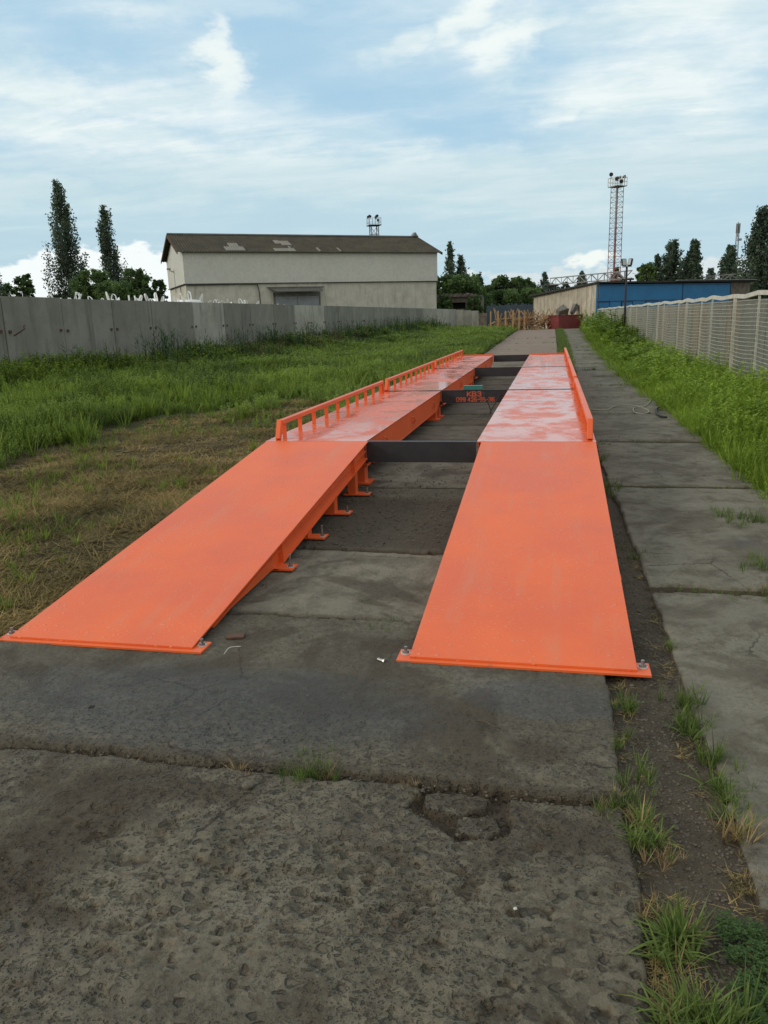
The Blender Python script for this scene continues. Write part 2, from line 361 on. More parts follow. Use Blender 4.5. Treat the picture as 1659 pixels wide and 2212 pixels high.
def orange_mat(name, kind):
    m, t, b = mat(name); p = geo(t); n = t.noise(p, 1.6, 6, .6); n2 = t.noise(p, 14, 6, .65)
    c = t.mix(t.ss(n, .3, .7), (.80, .142, .030, 1), (.70, .112, .028, 1))
    c = t.mix(t.ss(n2, .55, .8, 0, .25), c, (.62, .11, .035, 1))
    if kind == 'ramp':
        # beads of rain water on the paint, scuffs of rust and dirt
        sp = t.noise(t.mapping(p, (1, .8, 1), (4, 4, 4)), 3.5, 4, .6)
        vd = t.vor(t.mapping(p, (.8, 1.5, 1)), 26); vd2 = t.vor(t.mapping(p, (.8, 1.5, 1), (3, 1, 0)), 50)
        drop = t.m('ADD', t.m('MULTIPLY', t.ss(vd, .26, .14), t.ss(sp, .42, .56)), t.m('MULTIPLY', t.ss(vd2, .27, .12, 0, .5), t.ss(sp, .66, .45)))
        scuff = t.ss(t.noise(t.mapping(p, (1.2, 7, 7), (2, 2, 2)), 2.3, 6, .7), .64, .76, 0, .45)
        tread = t.m('MULTIPLY', t.ss(t.noise(t.mapping(p, (6, .5, 1), (0, 3, 0)), 1.6, 5, .6), .46, .66, 0, .42), t.ss(t.noise(p, 2.2, 5, .6), .35, .65)); c = t.mix(tread, c, (.62, .20, .10, 1)); c = t.mix(scuff, c, (.40, .085, .035, 1)); c = t.mix(t.ss(t.noise(p, 30, 3, .7), .70, .78, 0, .6), c, (.33, .09, .045, 1)); c = t.mix(t.m('MULTIPLY', drop, .45), c, (.98, .30, .13, 1))
        rg = t.m('SUBTRACT', t.ss(n, .3, .7, .50, .42), t.m('MULTIPLY', drop, .3)); t.l.new(rg, b.inputs['Roughness'])
        bump(t, b, t.m('ADD', drop, t.m('MULTIPLY', n2, .12)), .9, .0035)
    elif kind == 'deck':
        n4 = t.noise(t.mapping(p, (1, .75, 1), (8, 1, 0)), 2.1, 7, .64, .5); n5 = t.noise(t.mapping(p, (1, .8, 1), (1, 1, 0)), 6.0, 5, .6)
        film = t.ss(t.m('ADD', t.m('MULTIPLY', n4, .7), t.m('MULTIPLY', n5, .3)), .42, .56)
        t.l.new(t.m('SUBTRACT', .36, t.m('MULTIPLY', film, .22)), b.inputs['Roughness'])
        b.inputs['Coat Weight'].default_value = 0.0; t.l.new(t.m('MULTIPLY', film, .45), b.inputs['Coat Weight']); b.inputs['Coat Roughness'].default_value = .06; b.inputs['Coat IOR'].default_value = 1.33
        c = t.mix(t.m('MULTIPLY', t.m('SUBTRACT', 1.0, film), .35), c, (.60, .10, .035, 1))
        c = t.mix(t.ss(t.noise(p, 7, 6, .7), .66, .74, 0, .7), c, (.25, .09, .05, 1))
        bump(t, b, t.m('ADD', t.m('MULTIPLY', film, .4), t.m('MULTIPLY', n2, t.ss(film, 0, 1, .5, .03))), .35, .003)
    else:
        b.inputs['Roughness'].default_value = .42
        c = t.mix(t.ss(t.noise(p, 9, 6, .7), .64, .76, 0, .5), c, (.30, .09, .05, 1)); bump(t, b, n2, .2, .003)
    t.l.new(c, b.inputs['Base Color']); b.inputs['Specular IOR Level'].default_value = .5
    return m
def wallconc(name, c1, c2, stain=(.07, .068, .062), hsc=1.0, joint=0.0):
    m, t, b = mat(name); p = geo(t); oi = t.new('ShaderNodeObjectInfo').outputs['Random']
    n = t.noise(p, 1.2*hsc, 7, .62, .4); st = t.noise(t.mapping(p, (1.4, 1.4, .18)), 2.0*hsc, 7, .65); f = t.noise(p, 26, 5, .65)
    c = t.mix(t.ss(n, .35, .65), (*c1, 1), (*c2, 1)); c = t.mix(t.ss(st, .50, .74, 0, .75), c, (*stain, 1))
    c = t.mix(t.ss(t.noise(p, 5, 5, .6), .62, .75, 0, .5), c, (*stain, 1)); c = t.mix(t.ss(f, .5, .8, 0, .3), c, (*stain, 1))
    hs = t.new('ShaderNodeHueSaturation'); t.l.new(c, hs.inputs['Color']); t.l.new(t.m('MULTIPLY_ADD', oi, .18, .91), hs.inputs['Value'])
    t.l.new(hs.outputs[0], b.inputs['Base Color']); b.inputs['Roughness'].default_value = .9; b.inputs['Specular IOR Level'].default_value = .2
    bump(t, b, f, .5, .01); return m
M = dict(
    road=concrete_ground('slab_concrete', True), path=concrete_ground('path_concrete', False), dirt=dirt_mat('dirt'), soil=ground_mat(),
    ramp=orange_mat('orange_ramp', 'ramp'), deck=orange_mat('orange_deck', 'deck'), orange=orange_mat('orange_paint', 'plain'),
    black=plain('dark_steel', (.022, .022, .026), (.030, .030, .034), 6, .45, .1, .2), blackrub=plain('black_rubber', (.012, .012, .012), None, 4, .6),
    zinc=plain('zinc', (.42, .43, .42), (.25, .25, .24), 30, .4, .8, .2, .002), washer=plain('washer', (.62, .64, .60), (.45, .46, .44), 30, .5, .3, .1, .002),
    rust=plain('rust', (.12, .06, .035), (.06, .035, .025), 12, .85),
    wall=wallconc('fence_concrete', (.235, .232, .200), (.190, .188, .160), (.11, .107, .088)), wall2=wallconc('pale_fence_concrete', (.40, .39, .335), (.31, .30, .255), (.14, .135, .11)),
    plaster=wallconc('old_plaster', (.56, .55, .475), (.47, .46, .395), (.27, .255, .215)),
    garage_wall=wallconc('garage_concrete', (.46, .42, .34), (.35, .315, .25), (.20, .17, .135)),
    blue=plain('blue_paint', (.010, .175, .400), (.008, .145, .345), 1.2, .5, 0, .1), bluedk=plain('blue_seam', (.008, .035, .10), None, 2, .6),
    roofdark=plain('bitumen', (.025, .024, .024), (.04, .038, .035), 2, .9),
    wood=plain('pine', (.42, .27, .13), (.30, .18, .085), 6, .75), woodold=plain('old_pine', (.40, .235, .115), (.27, .16, .08), 6, .8),
    red=plain('red_paint', (.19, .030, .032), (.13, .022, .024), 3, .5), tin=plain('tin', (.17, .17, .155), (.10, .10, .09), 4, .7, .0),
    teal=plain('teal_box', (.03, .22, .19), (.025, .17, .15), 8, .45), bag=plain('white_woven_bag', (.86, .87, .86), (.74, .75, .74), 5, .6),
    cream=plain('cream_paint', (.60, .60, .53), (.48, .48, .42), 7, .6), pole=plain('dark_pole', (.018, .013, .028), None, 6, .5),
    galv=plain('grey_steel', (.30, .30, .30), (.22, .22, .22), 6, .6, .2), redsteel=plain('red_oxide_steel', (.28, .12, .10), (.20, .08, .07), 6, .7),
    whitep=plain('white_paint', (.72, .73, .72), (.6, .6, .6), 5, .5), lampblk=plain('lamp_black', (.02, .02, .022), None, 6, .5),
    glass=plain('lamp_glass', (.5, .55, .55), (.4, .45, .45), 3, .15), boards=plain('blue_grey_boards', (.045, .075, .105), (.03, .05, .07), 5, .7),
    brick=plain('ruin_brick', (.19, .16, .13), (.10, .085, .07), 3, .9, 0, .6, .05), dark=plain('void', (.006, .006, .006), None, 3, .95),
    gate=plain('grey_gate', (.25, .28, .30), (.20, .225, .24), 2, .6), bark=plain('bark', (.085, .068, .05), (.05, .04, .03), 5, .9, 0, .5, .03),
    tan=plain('tan_sheet', (.165, .130, .080), (.095, .075, .048), 1.6, .8, stretch=(1, 1, .3)), grey=plain('grey_sheet', (.12, .14, .125), (.075, .088, .08), 1.6, .7, stretch=(1, 1, .3)),
    rope=plain('pale_rope', (.42, .43, .34), (.32, .33, .25), 30, .8), stone=plain('pebble', (.15, .132, .10), (.062, .053, .04), 20, .85, 0, .6, .01),
    letter=plain('letter_paint', (.55, .10, .045), (.42, .08, .035), 20, .6),
)
# asbestos roof: mossy brown grey with corrugation
def roof_mat():
    m, t, b = mat('asbestos_roof'); p = geo(t)
    n = t.noise(p, .8, 7, .65); f = t.noise(p, 5, 6, .65)
    c = t.mix(t.ss(n, .35, .65), (.075, .068, .048, 1), (.048, .045, .037, 1)); c = t.mix(t.ss(f, .45, .75, 0, .7), c, (.125, .115, .095, 1))
    t.l.new(c, b.inputs['Base Color']); b.inputs['Roughness'].default_value = .95; b.inputs['Specular IOR Level'].default_value = .1; bump(t, b, f, .5, .03); return m
M['roof'] = roof_mat()
M['newroof'] = plain('fresh_asbestos', (.23, .225, .20), (.18, .175, .155), 3, .9)
M['clad'] = plain('cream_cladding', (.575, .58, .53), (.54, .545, .495), .4, .55, bs=.05)
M['ridge'] = plain('ridge_cap', (.22, .23, .235), (.15, .16, .16), 2, .8)

# ------------------------------------------------------------------ ground
def grid(name, xs, ys, zf, mtl, keep=None, **kw):
    X, Y = np.meshgrid(xs, ys); Z = zf(X, Y); nx, ny = len(xs), len(ys)
    v = np.stack([X, Y, Z], -1).reshape(-1, 3)
    i = (np.arange(ny-1)[:, None]*nx+np.arange(nx-1)[None, :])
    q = np.stack([i, i+1, i+1+nx, i+nx], -1)
    if keep is not None:
        k = keep(X, Y); k = k[:-1, :-1] | k[1:, :-1] | k[:-1, 1:] | k[1:, 1:]; q = q[k]
    q = q.reshape(-1, 4)
    return raw(name, v, q, np.full(len(q), 4), mtl, smooth=True, **kw)
def axis(*segs):
    out = []
    for a, b, n in segs: out += list(np.linspace(a, b, n, endpoint=False))
    out.append(segs[-1][1]); return np.array(out)
def zsoil(X, Y):
    z = gz(Y)+.22*sm(-X, 6, 12)+(fbm(X*1.3, Y*1.3, 3)-.5)*.10+(fbm(X*6, Y*6, 5)-.5)*.05
    inroad = sm(X, -2.98, -2.86)*sm(-X, -2.6, -1.9)
    z = z*(1-inroad)+(gz(Y)-.09)*inroad
    return z+.10*sm(X, 2.0, 3.0)*(1-sm(X, 5, 9))
xs = axis((-600, -60, 14), (-60, -16, 30), (-16, -9, 40), (-9, -2.7, 124), (-2.7, 2.6, 14), (2.6, 8, 40), (8, 60, 30), (60, 600, 14))
ys = axis((-60, 0, 12), (0, 10, 190), (10, 30, 130), (30, 80, 70), (80, 200, 20), (200, 1500, 14))
grid('ground', xs, ys, zsoil, M['soil'], kind='structure')

JM = [.30, 2.41, 3.91, 5.22, 7.35, 8.85, 10.3, 11.8, 13.25, 14.7, 16.2, 17.6, 19.1, 20.6, 22.1, 23.6, 25.1, 26.6, 28.1, 29.6, 31.1, 32.6, 34.1, 35.6, 37.1, 38.6, 40.1, 43, 46, 49, 52, 55, 58, 61, 64, 67, 70.5]
JP = [1.95, 4.61, 7.54, 10.31, 13.2, 15.9, 18.7, 21.35, 24.0, 26.8, 29.5, 32.3, 35.1, 37.9, 40.7, 43.5, 46.3, 49.1, 52, 55, 58, 61, 64, 67, 70]
def slabz(X, Y, joints, xl, xr, seed):
    # distance to nearest joint / edge, with wandering edges
    wob = (fbm(X*2.2, Y*2.2, seed)-.5)*.10+(fbm(X*14, Y*14, seed+2)-.5)*.035
    dj = np.full(X.shape, 9.0); idx = np.zeros(X.shape)
    for k, j in enumerate(joints):
        amp = 1.0 if j < 6 else .45
        w_ = (.017 if j < 5 else .014+.0030*j) if seed == 100 else .024+.0040*j
        dj = np.minimum(dj, np.abs(Y-j+wob*amp)-w_*(.35+1.3*fbm(X*3, Y*0+j, seed+5)))
        idx += (Y+wob*amp > j)
    xr_ = xr(Y)+(fbm(Y*1.5, Y*0, seed+9)-.5)*.05+(fbm(Y*9, X*9, seed+11)-.5)*.03
    xl_ = xl(Y)+(fbm(Y*1.5, Y*0, seed+19)-.5)*.06+(fbm(Y*9, X*9, seed+21)-.5)*.03
    de = np.minimum(xr_-X, X-xl_); d = np.minimum(dj, de)
    step = (_hash(idx, idx*0, seed+4)-.5)*.014
    z = gz(Y)+step*(Y < 20)+(fbm(X*1.1, Y*1.1, seed+7)-.5)*.016
    near = 1-sm(Y, 3.0, 7)
    z = z+((fbm(X*9, Y*9, seed+8)-.5)*.010+(fbm(X*40, Y*40, seed+6, 3)-.5)*.0045)*(.25+.75*near)
    # spalled hollows on the nearest slab
    pm = sm(fbm(X*1.6, Y*1.6, seed+30), .40, .58)*(1-sm(Y, 2.3, 2.7))*near
    pn = fbm(X*17+fbm(X*30, Y*30, 3)*.8, Y*21, seed+31, 3)
    z = z-.011*sm(pn, .60, .70)*(.25+.75*pm)*(1-sm(Y, 2.6, 4.4)*.8)
    # crumbled hole at the joint on the right
    if seed == 100:
        nz = (fbm(X*12, Y*12, 50)-.5)*.05+(fbm(X*40, Y*40, 51)-.5)*.015
        def inside(pxs):
            P = [at(x, y) for x, y in pxs]; dd = np.full(X.shape, 9.0); n = len(P)
            for k in range(n):
                a, b = P[k], P[(k+1) % n]; ex, ey = b.x-a.x, b.y-a.y; L = math.hypot(ex, ey)
                dd = np.minimum(dd, ((X-a.x)*-ey+(Y-a.y)*ex)/L)
            return dd
        hole = inside([(885, 1738), (985, 1812), (1100, 1800), (1110, 1722), (1040, 1692), (910, 1692)])+nz
        pa = inside([(915, 1738), (985, 1757), (1050, 1746), (1066, 1716), (1020, 1704), (912, 1704)])+nz*.6
        pb = inside([(984, 1790), (1050, 1806), (1086, 1788), (1068, 1748), (990, 1762)])+nz*.6
        hd = sm(hole, -.004, .008)*(1-.82*np.maximum(sm(pa, -.003, .004), sm(pb, -.003, .004)))
        z = z-.034*hd+hd*(fbm(X*50, Y*50, 62)-.5)*.012
    z = z-.055*sm(-d, -.002, .010)-.003*sm(-d, -.03, 0)
    return z, d
def geomrows(a, b, r):
    n = int(math.log(b/a)/math.log(r)); return a*np.power(b/a, np.arange(n+1)/n)
rowY = geomrows(1.0, 71, 1.0042)
keep_m = lambda X, Y: slabz(X, Y, JM, lambda y: -2.86+0*y, lambda y: .27-.002*y, 100)[1] > -.04
grid('road', np.arange(-2.98, .36, .0075), rowY, lambda X, Y: slabz(X, Y, JM, lambda y: -2.86+0*y, lambda y: .27-.002*y, 100)[0], M['road'], keep=keep_m, kind='structure')
xlp = lambda y: .60-.03*sm(y, 4, 8)+.24*sm(y, 12, 40)
keep_p = lambda X, Y: slabz(X, Y, JP, xlp, lambda y: 1.9+.3*sm(y, 20, 60), 300)[1] > -.04
grid('path', np.arange(.46, 2.35, .013), geomrows(1.8, 70, 1.0052), lambda X, Y: slabz(X, Y, JP, xlp, lambda y: 1.9+.3*sm(y, 20, 60), 300)[0], M['path'], keep=keep_p, kind='structure')
def zdirt(X, Y):
    return gz(Y)-.030-.03*(X < .2)-.03*(X > .72)+(fbm(X*5, Y*5, 71)-.5)*.035+(fbm(X*28, Y*28, 72)-.5)*.018*(1-sm(Y, 5, 12))
grid('dirt', np.arange(-3.12, 2.3, .02), geomrows(.9, 71, 1.008), lambda X, Y: zdirt(X, Y), M['dirt'], kind='structure')

# ------------------------------------------------------------------ truck scale
H = .45; XL0, XL1, XR0, XR1 = -2.82, -1.775, -.69, .41
SEAM = [7.36, 12.75, 18.45, 24.45]
sc_root = empty('truck_scale', (-1.2, SEAM[0], 0), label='long orange twin-track vehicle weighbridge with black cross beams on the concrete road', cat='weighbridge')
off = Vector((1.2, -SEAM[0], 0))
def loc_b(mb, name, m, parent=sc_root, **kw):
    o = mb.build(name, m, parent, **kw)
    if parent is sc_root: o.location = off
    return o
GR = []
for (x0, x1, inner, outer) in ((XL0, XL1, XL1, XL0), (XR0, XR1, XR0, XR1)):
    for k in range(3):
        y0, y1 = SEAM[k]+.02, SEAM[k+1]-.03
        d = MB().box(((x0+x1)/2, (y0+y1)/2, H-.006), (x1-x0, y1-y0, .012))
        dk = loc_b(d, 'deck_panel', M['deck'])
        # side girders with bevelled lower ends
        for xx, sgn in ((inner, 1 if inner == x1 else -1), (outer, 1 if outer == x1 else -1)):
            xa = xx-sgn*.012; g = MB()
            g.prism([(xa, y0+.01, H-.014), (xa, y1-.01, H-.014), (xa, y1-.01, H-.17), (xa, y1-.35, H-.27), (xa, y0+.35, H-.27), (xa, y0+.01, H-.17)], (-sgn*.008, 0, 0))
            g.box((xa-sgn*.035, (y0+y1)/2, H-.274), (.08, y1-y0-.72, .008))
            for yy in (y0+.9, (y0+y1)/2, y1-.9):      # lifting hooks welded to the side
                g.tube([(xa+sgn*.0, yy-.05, H-.08), (xa+sgn*.03, yy-.04, H-.09), (xa+sgn*.035, yy+.03, H-.15), (xa, yy+.05, H-.19)], .007, 6)
            loc_b(g, 'side_girder', M['orange'])
        # support feet
        for yy in (y0+.16, y1-.2):
            for xx in (x0+.12, x1-.12):
                f = MB()
                f.box((xx, yy, .09), (.14, .14, .18)); f.box((xx, yy, .012), (.26, .24, .016)); f.box((xx, yy, .19), (.20, .16, .02))
                f.tube([(xx, yy, .2), (xx, yy, .30)], .04, 10)
                loc_b(f, 'support_foot', M['orange'])
        # guard rail
        sg = -1 if outer == x0 else 1
        xr = outer-sg*(.10 if sg < 0 else .052); ra, rb = y0+.10, y1-.10
        zt = H+.165
        r_ = MB()
        r_.box((xr, (ra+rb)/2, zt), (.058, rb-ra-.16, .045))
        r_.bar((xr, ra, H+.002), (xr, ra+.085, zt+.02), .058, .05, up=(1, 0, 0)); r_.bar((xr, rb, H+.002), (xr, rb-.085, zt+.02), .058, .05, up=(1, 0, 0))
        rail = loc_b(r_, 'guard_rail', M['orange'], bevel=.004)
        npst = 10
        for q in range(npst):
            yy = ra+.20+(rb-ra-.40)*q/(npst-1)
            MB().box((xr, yy, H+(zt-H-.024)/2+.001), (.040, .022, zt-H-.024)).build('post', M['orange'], rail)
TXT = None
for k, yy in enumerate(SEAM):
    b = MB(); yb = yy+(-.005 if k == 0 else 0)
    b.box(((XL1+XR0)/2, yb, H-.10), (XR0-XL1-.01, .012, .19))
    b.box(((XL1+XR0)/2, yb+.03, H-.003), (XR0-XL1-.01, .07, .008)); b.box(((XL1+XR0)/2, yb+.03, H-.196), (XR0-XL1-.01, .07, .008))
    bm_ = loc_b(b, 'cross_beam', M['black'])
    if k in (1, 2):
        loc_b(MB().box(((XL0+XR1)/2, yb, H+.004), (XR1-XL0-.02, .03, .006)), 'seam_strip', M['black'])
    if k == 1: TXT = bm_; YT = yb-.006
loc_b(MB().box(((XL0+XL1)/2, SEAM[3]+.01, H+.005), (XL1-XL0, .02, .06)), 'end_lip', M['orange'])
loc_b(MB().box(((XR0+XR1)/2, SEAM[3]+.01, H+.005), (XR1-XR0, .02, .06)), 'end_lip', M['orange'])
GLY = {'К': [[(0, 0), (0, 1)], [(.62, 1), (.1, .5), (.66, 0)]], 'В': [[(0, 0), (0, 1), (.42, 1), (.56, .88), (.56, .64), (.42, .53), (.05, .53)], [(.42, .53), (.62, .40), (.62, .13), (.46, 0), (0, 0)]],
  'З': [[(0, .86), (.14, 1), (.46, 1), (.6, .86), (.6, .66), (.46, .53), (.2, .53)], [(.46, .53), (.62, .40), (.62, .14), (.46, 0), (.14, 0), (0, .14)]],
  '0': [[(.12, 0), (0, .14), (0, .86), (.12, 1), (.46, 1), (.58, .86), (.58, .14), (.46, 0), (.12, 0)]], '9': [[(.56, .46), (.12, .46), (0, .58), (0, .88), (.12, 1), (.44, 1), (.56, .88), (.56, .14), (.44, 0), (.1, 0)]],
  '4': [[(.42, 0), (.42, 1), (0, .32), (.6, .32)]], '2': [[(0, .84), (.12, 1), (.44, 1), (.56, .86), (.56, .62), (0, 0), (.58, 0)]], '6': [[(.54, .96), (.14, 1), (0, .86), (0, .14), (.12, 0), (.44, 0), (.56, .13), (.56, .42), (.44, .54), (.04, .54)]],
  '5': [[(.54, 1), (.04, 1), (.04, .56), (.42, .56), (.56, .44), (.56, .13), (.43, 0), (.0, 0)]], '3': [[(0, .9), (.12, 1), (.44, 1), (.56, .86), (.56, .64), (.42, .53), (.2, .53)], [(.42, .53), (.56, .42), (.56, .13), (.43, 0), (.1, 0), (0, .1)]], '-': [[(.02, .5), (.3, .5)]]}
def lettering(txt, cx, z, h, sx=1.0, tw=.25):
    adv = {'-': .52, ' ': .40}; tot = sum(adv.get(c, .86) for c in txt)*h*sx; x = cx-tot/2+.12*h*sx
    for c in txt:
        if c != ' ':
            m_ = MB(); k = 0
            for line in GLY[c]:
                for p, q in zip(line[:-1], line[1:]):
                    a = Vector((x+p[0]*h*sx, YT-.002-.0002*k, z+p[1]*h)); b = Vector((x+q[0]*h*sx, YT-.002-.0002*k, z+q[1]*h)); d = (b-a).normalized()*h*tw*.32; m_.bar(a-d, b+d, h*tw, .0015, up=(0, 1, 0)); k += 1
            m_.build('letter', M['letter'], TXT)
        x += adv.get(c, .86)*h*sx
lettering('КВЗ', -1.235, .357, .070, 1.35); lettering('099 426-95-36', -1.215, .272, .060, 1.05)

# ------------------------------------------------------------------ access ramps
def bolt(parent, x, y, z, h=.035, washer=.026):
    b = MB(); b.tube([(x, y, z), (x, y, z+.014)], .017, 6); b.tube([(x, y, z+.014), (x, y, z+.014+h)], .0085, 8)
    o = b.build('anchor_bolt', M['zinc'], parent); MB().tube([(x, y, z-.001), (x, y, z+.0025)], washer, 16).build('washer', M['washer'], o); return o
def ramp(x0, x1, yf, yt, label, ztop=H+.003, out=(.0, .0)):
    t = empty('access_ramp', ((x0+x1)/2, yf, 0), label=label, cat='ramp', group='orange ramps up to the weighbridge')
    ox = (x0+x1)/2; x0 -= ox; x1 -= ox; L = yt-yf; zb = .026
    ang = math.atan2(ztop-zb, L); n = Vector((0, -math.sin(ang), math.cos(ang)))
    th = .009
    MB().add([(x0, 0, zb), (x1, 0, zb), (x1, L, ztop), (x0, L, ztop), (x0, 0, zb-th), (x1, 0, zb-th), (x1, L, ztop-th), (x0, L, ztop-th)],
             [(0, 1, 2, 3), (7, 6, 5, 4), (0, 4, 5, 1), (1, 5, 6, 2), (2, 6, 7, 3), (3, 7, 4, 0)]).build('ramp_plate', M['ramp'], t)
    def zs(y, dz): return zb+(ztop-zb)*y/L-dz
    for sx, xx, po in ((1, x1, out[1]), (-1, x0, out[0])):
        xa = xx-sx*.035; s = MB()
        s.prism([(xa, .10, zs(.10, .012)), (xa, L-.02, zs(L-.02, .012)), (xa, L-.02, zs(L-.02, .165)), (xa, 1.38, zs(1.38, .155)), (xa, .12, .012)], (-sx*.007, 0, 0))
        s.add([(xa-.0, 1.3, zs(1.3, .155)), (xa+sx*.032, 1.3, zs(1.3, .155)), (xa+sx*.032, L-.02, zs(L-.02, .165)), (xa, L-.02, zs(L-.02, .165)),
               (xa, 1.3, zs(1.3, .148)), (xa+sx*.032, 1.3, zs(1.3, .148)), (xa+sx*.032, L-.02, zs(L-.02, .158)), (xa, L-.02, zs(L-.02, .158))],
              [(3, 2, 1, 0), (4, 5, 6, 7), (0, 1, 5, 4), (1, 2, 6, 5), (2, 3, 7, 6), (3, 0, 4, 7)])
        s.add([(xa, .3, zs(.3, .05)), (xa+sx*.018, .3, zs(.3, .05)), (xa+sx*.018, L-.02, zs(L-.02, .095)), (xa, L-.02, zs(L-.02, .095)),
               (xa, .3, zs(.3, .042)), (xa+sx*.018, .3, zs(.3, .042)), (xa+sx*.018, L-.02, zs(L-.02, .087)), (xa, L-.02, zs(L-.02, .087))],
              [(3, 2, 1, 0), (4, 5, 6, 7), (0, 1, 5, 4), (1, 2, 6, 5), (2, 3, 7, 6), (3, 0, 4, 7)])
        s.build('side_beam', M['orange'], t)
        for yy in (1.42, 3.45):
            st = MB(); st.prism([(xa+sx*.001, yy-.006, zs(yy, .012)), (xa+sx*.001, yy+.006, zs(yy, .012)), (xa+sx*.001, yy+.006, zs(yy, .15)), (xa+sx*.001, yy-.006, zs(yy, .15))], (sx*.030, 0, 0))
            st.build('stiffener', M['orange'], t)
        for yy in (1.36, 2.12, 2.88, 3.62):
            zt = zs(yy, .16); g = MB(); g.box((xx-sx*(.075+.09-po), yy, zt/2+.01), (.075, .10, max(.03, zt-.01)))
            lg = g.build('support_leg', M['orange'], t)
            MB().box((xx-sx*(.03+.09-po), yy, .012), (.25, .12, .012)).build('base_plate', M['orange'], lg)
            bolt(lg, xx+sx*(.062-.09+po), yy, .018, .07 if yy < 1.5 or 2 < yy < 2.3 else .04)
    MB().box(((x0+x1)/2, .035, .010), (x1-x0+2*.06, .13, .012)).build('foot_plate', M['orange'], t, bevel=.001)
    for xx in (x0-.028, x1+.028): bolt(t, xx, .055, .016, .02, .024)
    return t
rL = ramp(XL0+.02, XL1+.025, 3.36, 7.35, 'left orange access ramp dotted with raindrops beside the brown cut grass', out=(.0, .09))
rR = ramp(XR0+.045, XR1-.005, 3.41, 7.345, 'right orange access ramp dotted with raindrops beside the narrow slab path', out=(.0, .03))
rR.rotation_euler = (0, 0, R(.0))

# junction box, cable, rope, hose
jb = MB(); jb.box((0, 0, .03), (.30, .12, .06)); jb.box((0, 0, .062), (.31, .13, .006))
j = jb.build('junction_box', M['teal'], loc=(-1.26, 12.84, H+.004), bevel=.006, label='teal metal junction box lying on the black cross beam above the painted numbers', cat='junction box')
cb = MB(); pts = []
for i in range(30):
    u = i/29; x = -1.08+.28*u; z = .44-.34*math.sin(math.pi*min(1, u*1.05))**.8 if u < .95 else .38
    pts.append((x+.05*math.sin(u*7), 12.62-.10*math.sin(u*3.1), max(.02, z)))
cb.tube(pts, .009, 6); cb.build('black_cable', M['blackrub'], label='black electric cable hanging in a loop below the numbered black beam', cat='cable', smooth=True)
def spline(ps, n=12):
    ps = [Vector(p) for p in ps]; out = []
    for i in range(len(ps)-1):
        p0, p1, p2, p3 = ps[max(i-1, 0)], ps[i], ps[i+1], ps[min(i+2, len(ps)-1)]
        for k in range(n):
            t = k/n; out.append(.5*((2*p1)+(p2-p0)*t+(2*p0-5*p1+4*p2-p3)*t*t+(3*p1-p0-3*p2+p3)*t**3))
    return out+[ps[-1]]
rp = [at(x, y, .012) for x, y in ((1276, 885), (1310, 886), (1331, 877), (1370, 876), (1400, 886), (1395, 893), (1372, 891), (1370, 881), (1392, 878), (1404, 868), (1405, 862))]
MB().tube(spline(rp), .008, 5).build('rope', M['rope'], smooth=True, label='pale rope strung loosely across the slab path beside the weighbridge', cat='rope')
hp = [at(x, y, .03) for x, y in ((1428, 878), (1419, 883), (1419, 893), (1428, 899), (1440, 901))]
MB().tube(spline(hp), .016, 6).build('black_hose', M['blackrub'], smooth=True, label='short curl of black hose at the edge of the bright weeds', cat='hose')

def rock(name, x, y, r, m, label, cat='stone', z=0.0, sq=.6, seed=1, group=None):
    bm = bmesh.new(); bmesh.ops.create_icosphere(bm, subdivisions=2, radius=r); q = random.Random(seed)
    for v in bm.verts: v.co *= 1+.28*(q.random()-.5); v.co.z *= sq
    me = bpy.data.meshes.new(name); bm.to_mesh(me); bm.free(); me.materials.append(m)
    o = bpy.data.objects.new(name, me); col.objects.link(o); o.location = (x, y, z+r*sq*.7)
    return tag(o, label, cat, group)
rock('stone', -1.03, 2.29, .020, M['stone'], 'dark rough lump of stone on the pitted slab below the grassy joint', seed=3)
rock('stone', -1.93, 2.74, .014, M['blackrub'], 'small black clod in the damp patch on the left slab', seed=5)
rock('stone', -.07, 1.86, .006, M['washer'], 'tiny whitish pebble on the slab near the bottom right grass', seed=7)
rock('stone', -1.02, 2.98, .012, M['stone'], 'small dark stone in the middle of the damp slab', seed=9)
bt = MB(); bt.tube([(0, -.018, 0), (0, .018, 0)], .0075, 8); bt.tube([(0, -.027, 0), (0, -.018, 0)], .011, 6)
bt.build('loose_bolt', M['zinc'], loc=(-.78, 3.38, .012), label='loose zinc bolt lying on bare concrete between the two ramp feet', cat='bolt').rotation_euler = (0, 0, R(60))
MB().box((0, 0, 0), (.09, .06, .010)).build('steel_offcut', M['rust'], loc=(-1.60, 3.56, .012), label='flat rusty steel offcut beside the foot of the left ramp', cat='metal offcut').rotation_euler = (0, 0, R(12))
MB().tube(spline([at(x, y, .02) for x, y in ((1030, 1556), (1050, 1560), (1068, 1570), (1082, 1572))]), .006, 5, r2=.003).build('twig', M['bark'], label='short dark twig on the slab below the right ramp', cat='twig')
MB().tube(spline([at(x, y, .014) for x, y in ((484, 1413), (494, 1400), (505, 1397), (520, 1396))]), .0012, 5).build('string', M['bag'], label='thin white string on the slab by the left ramp foot', cat='string')

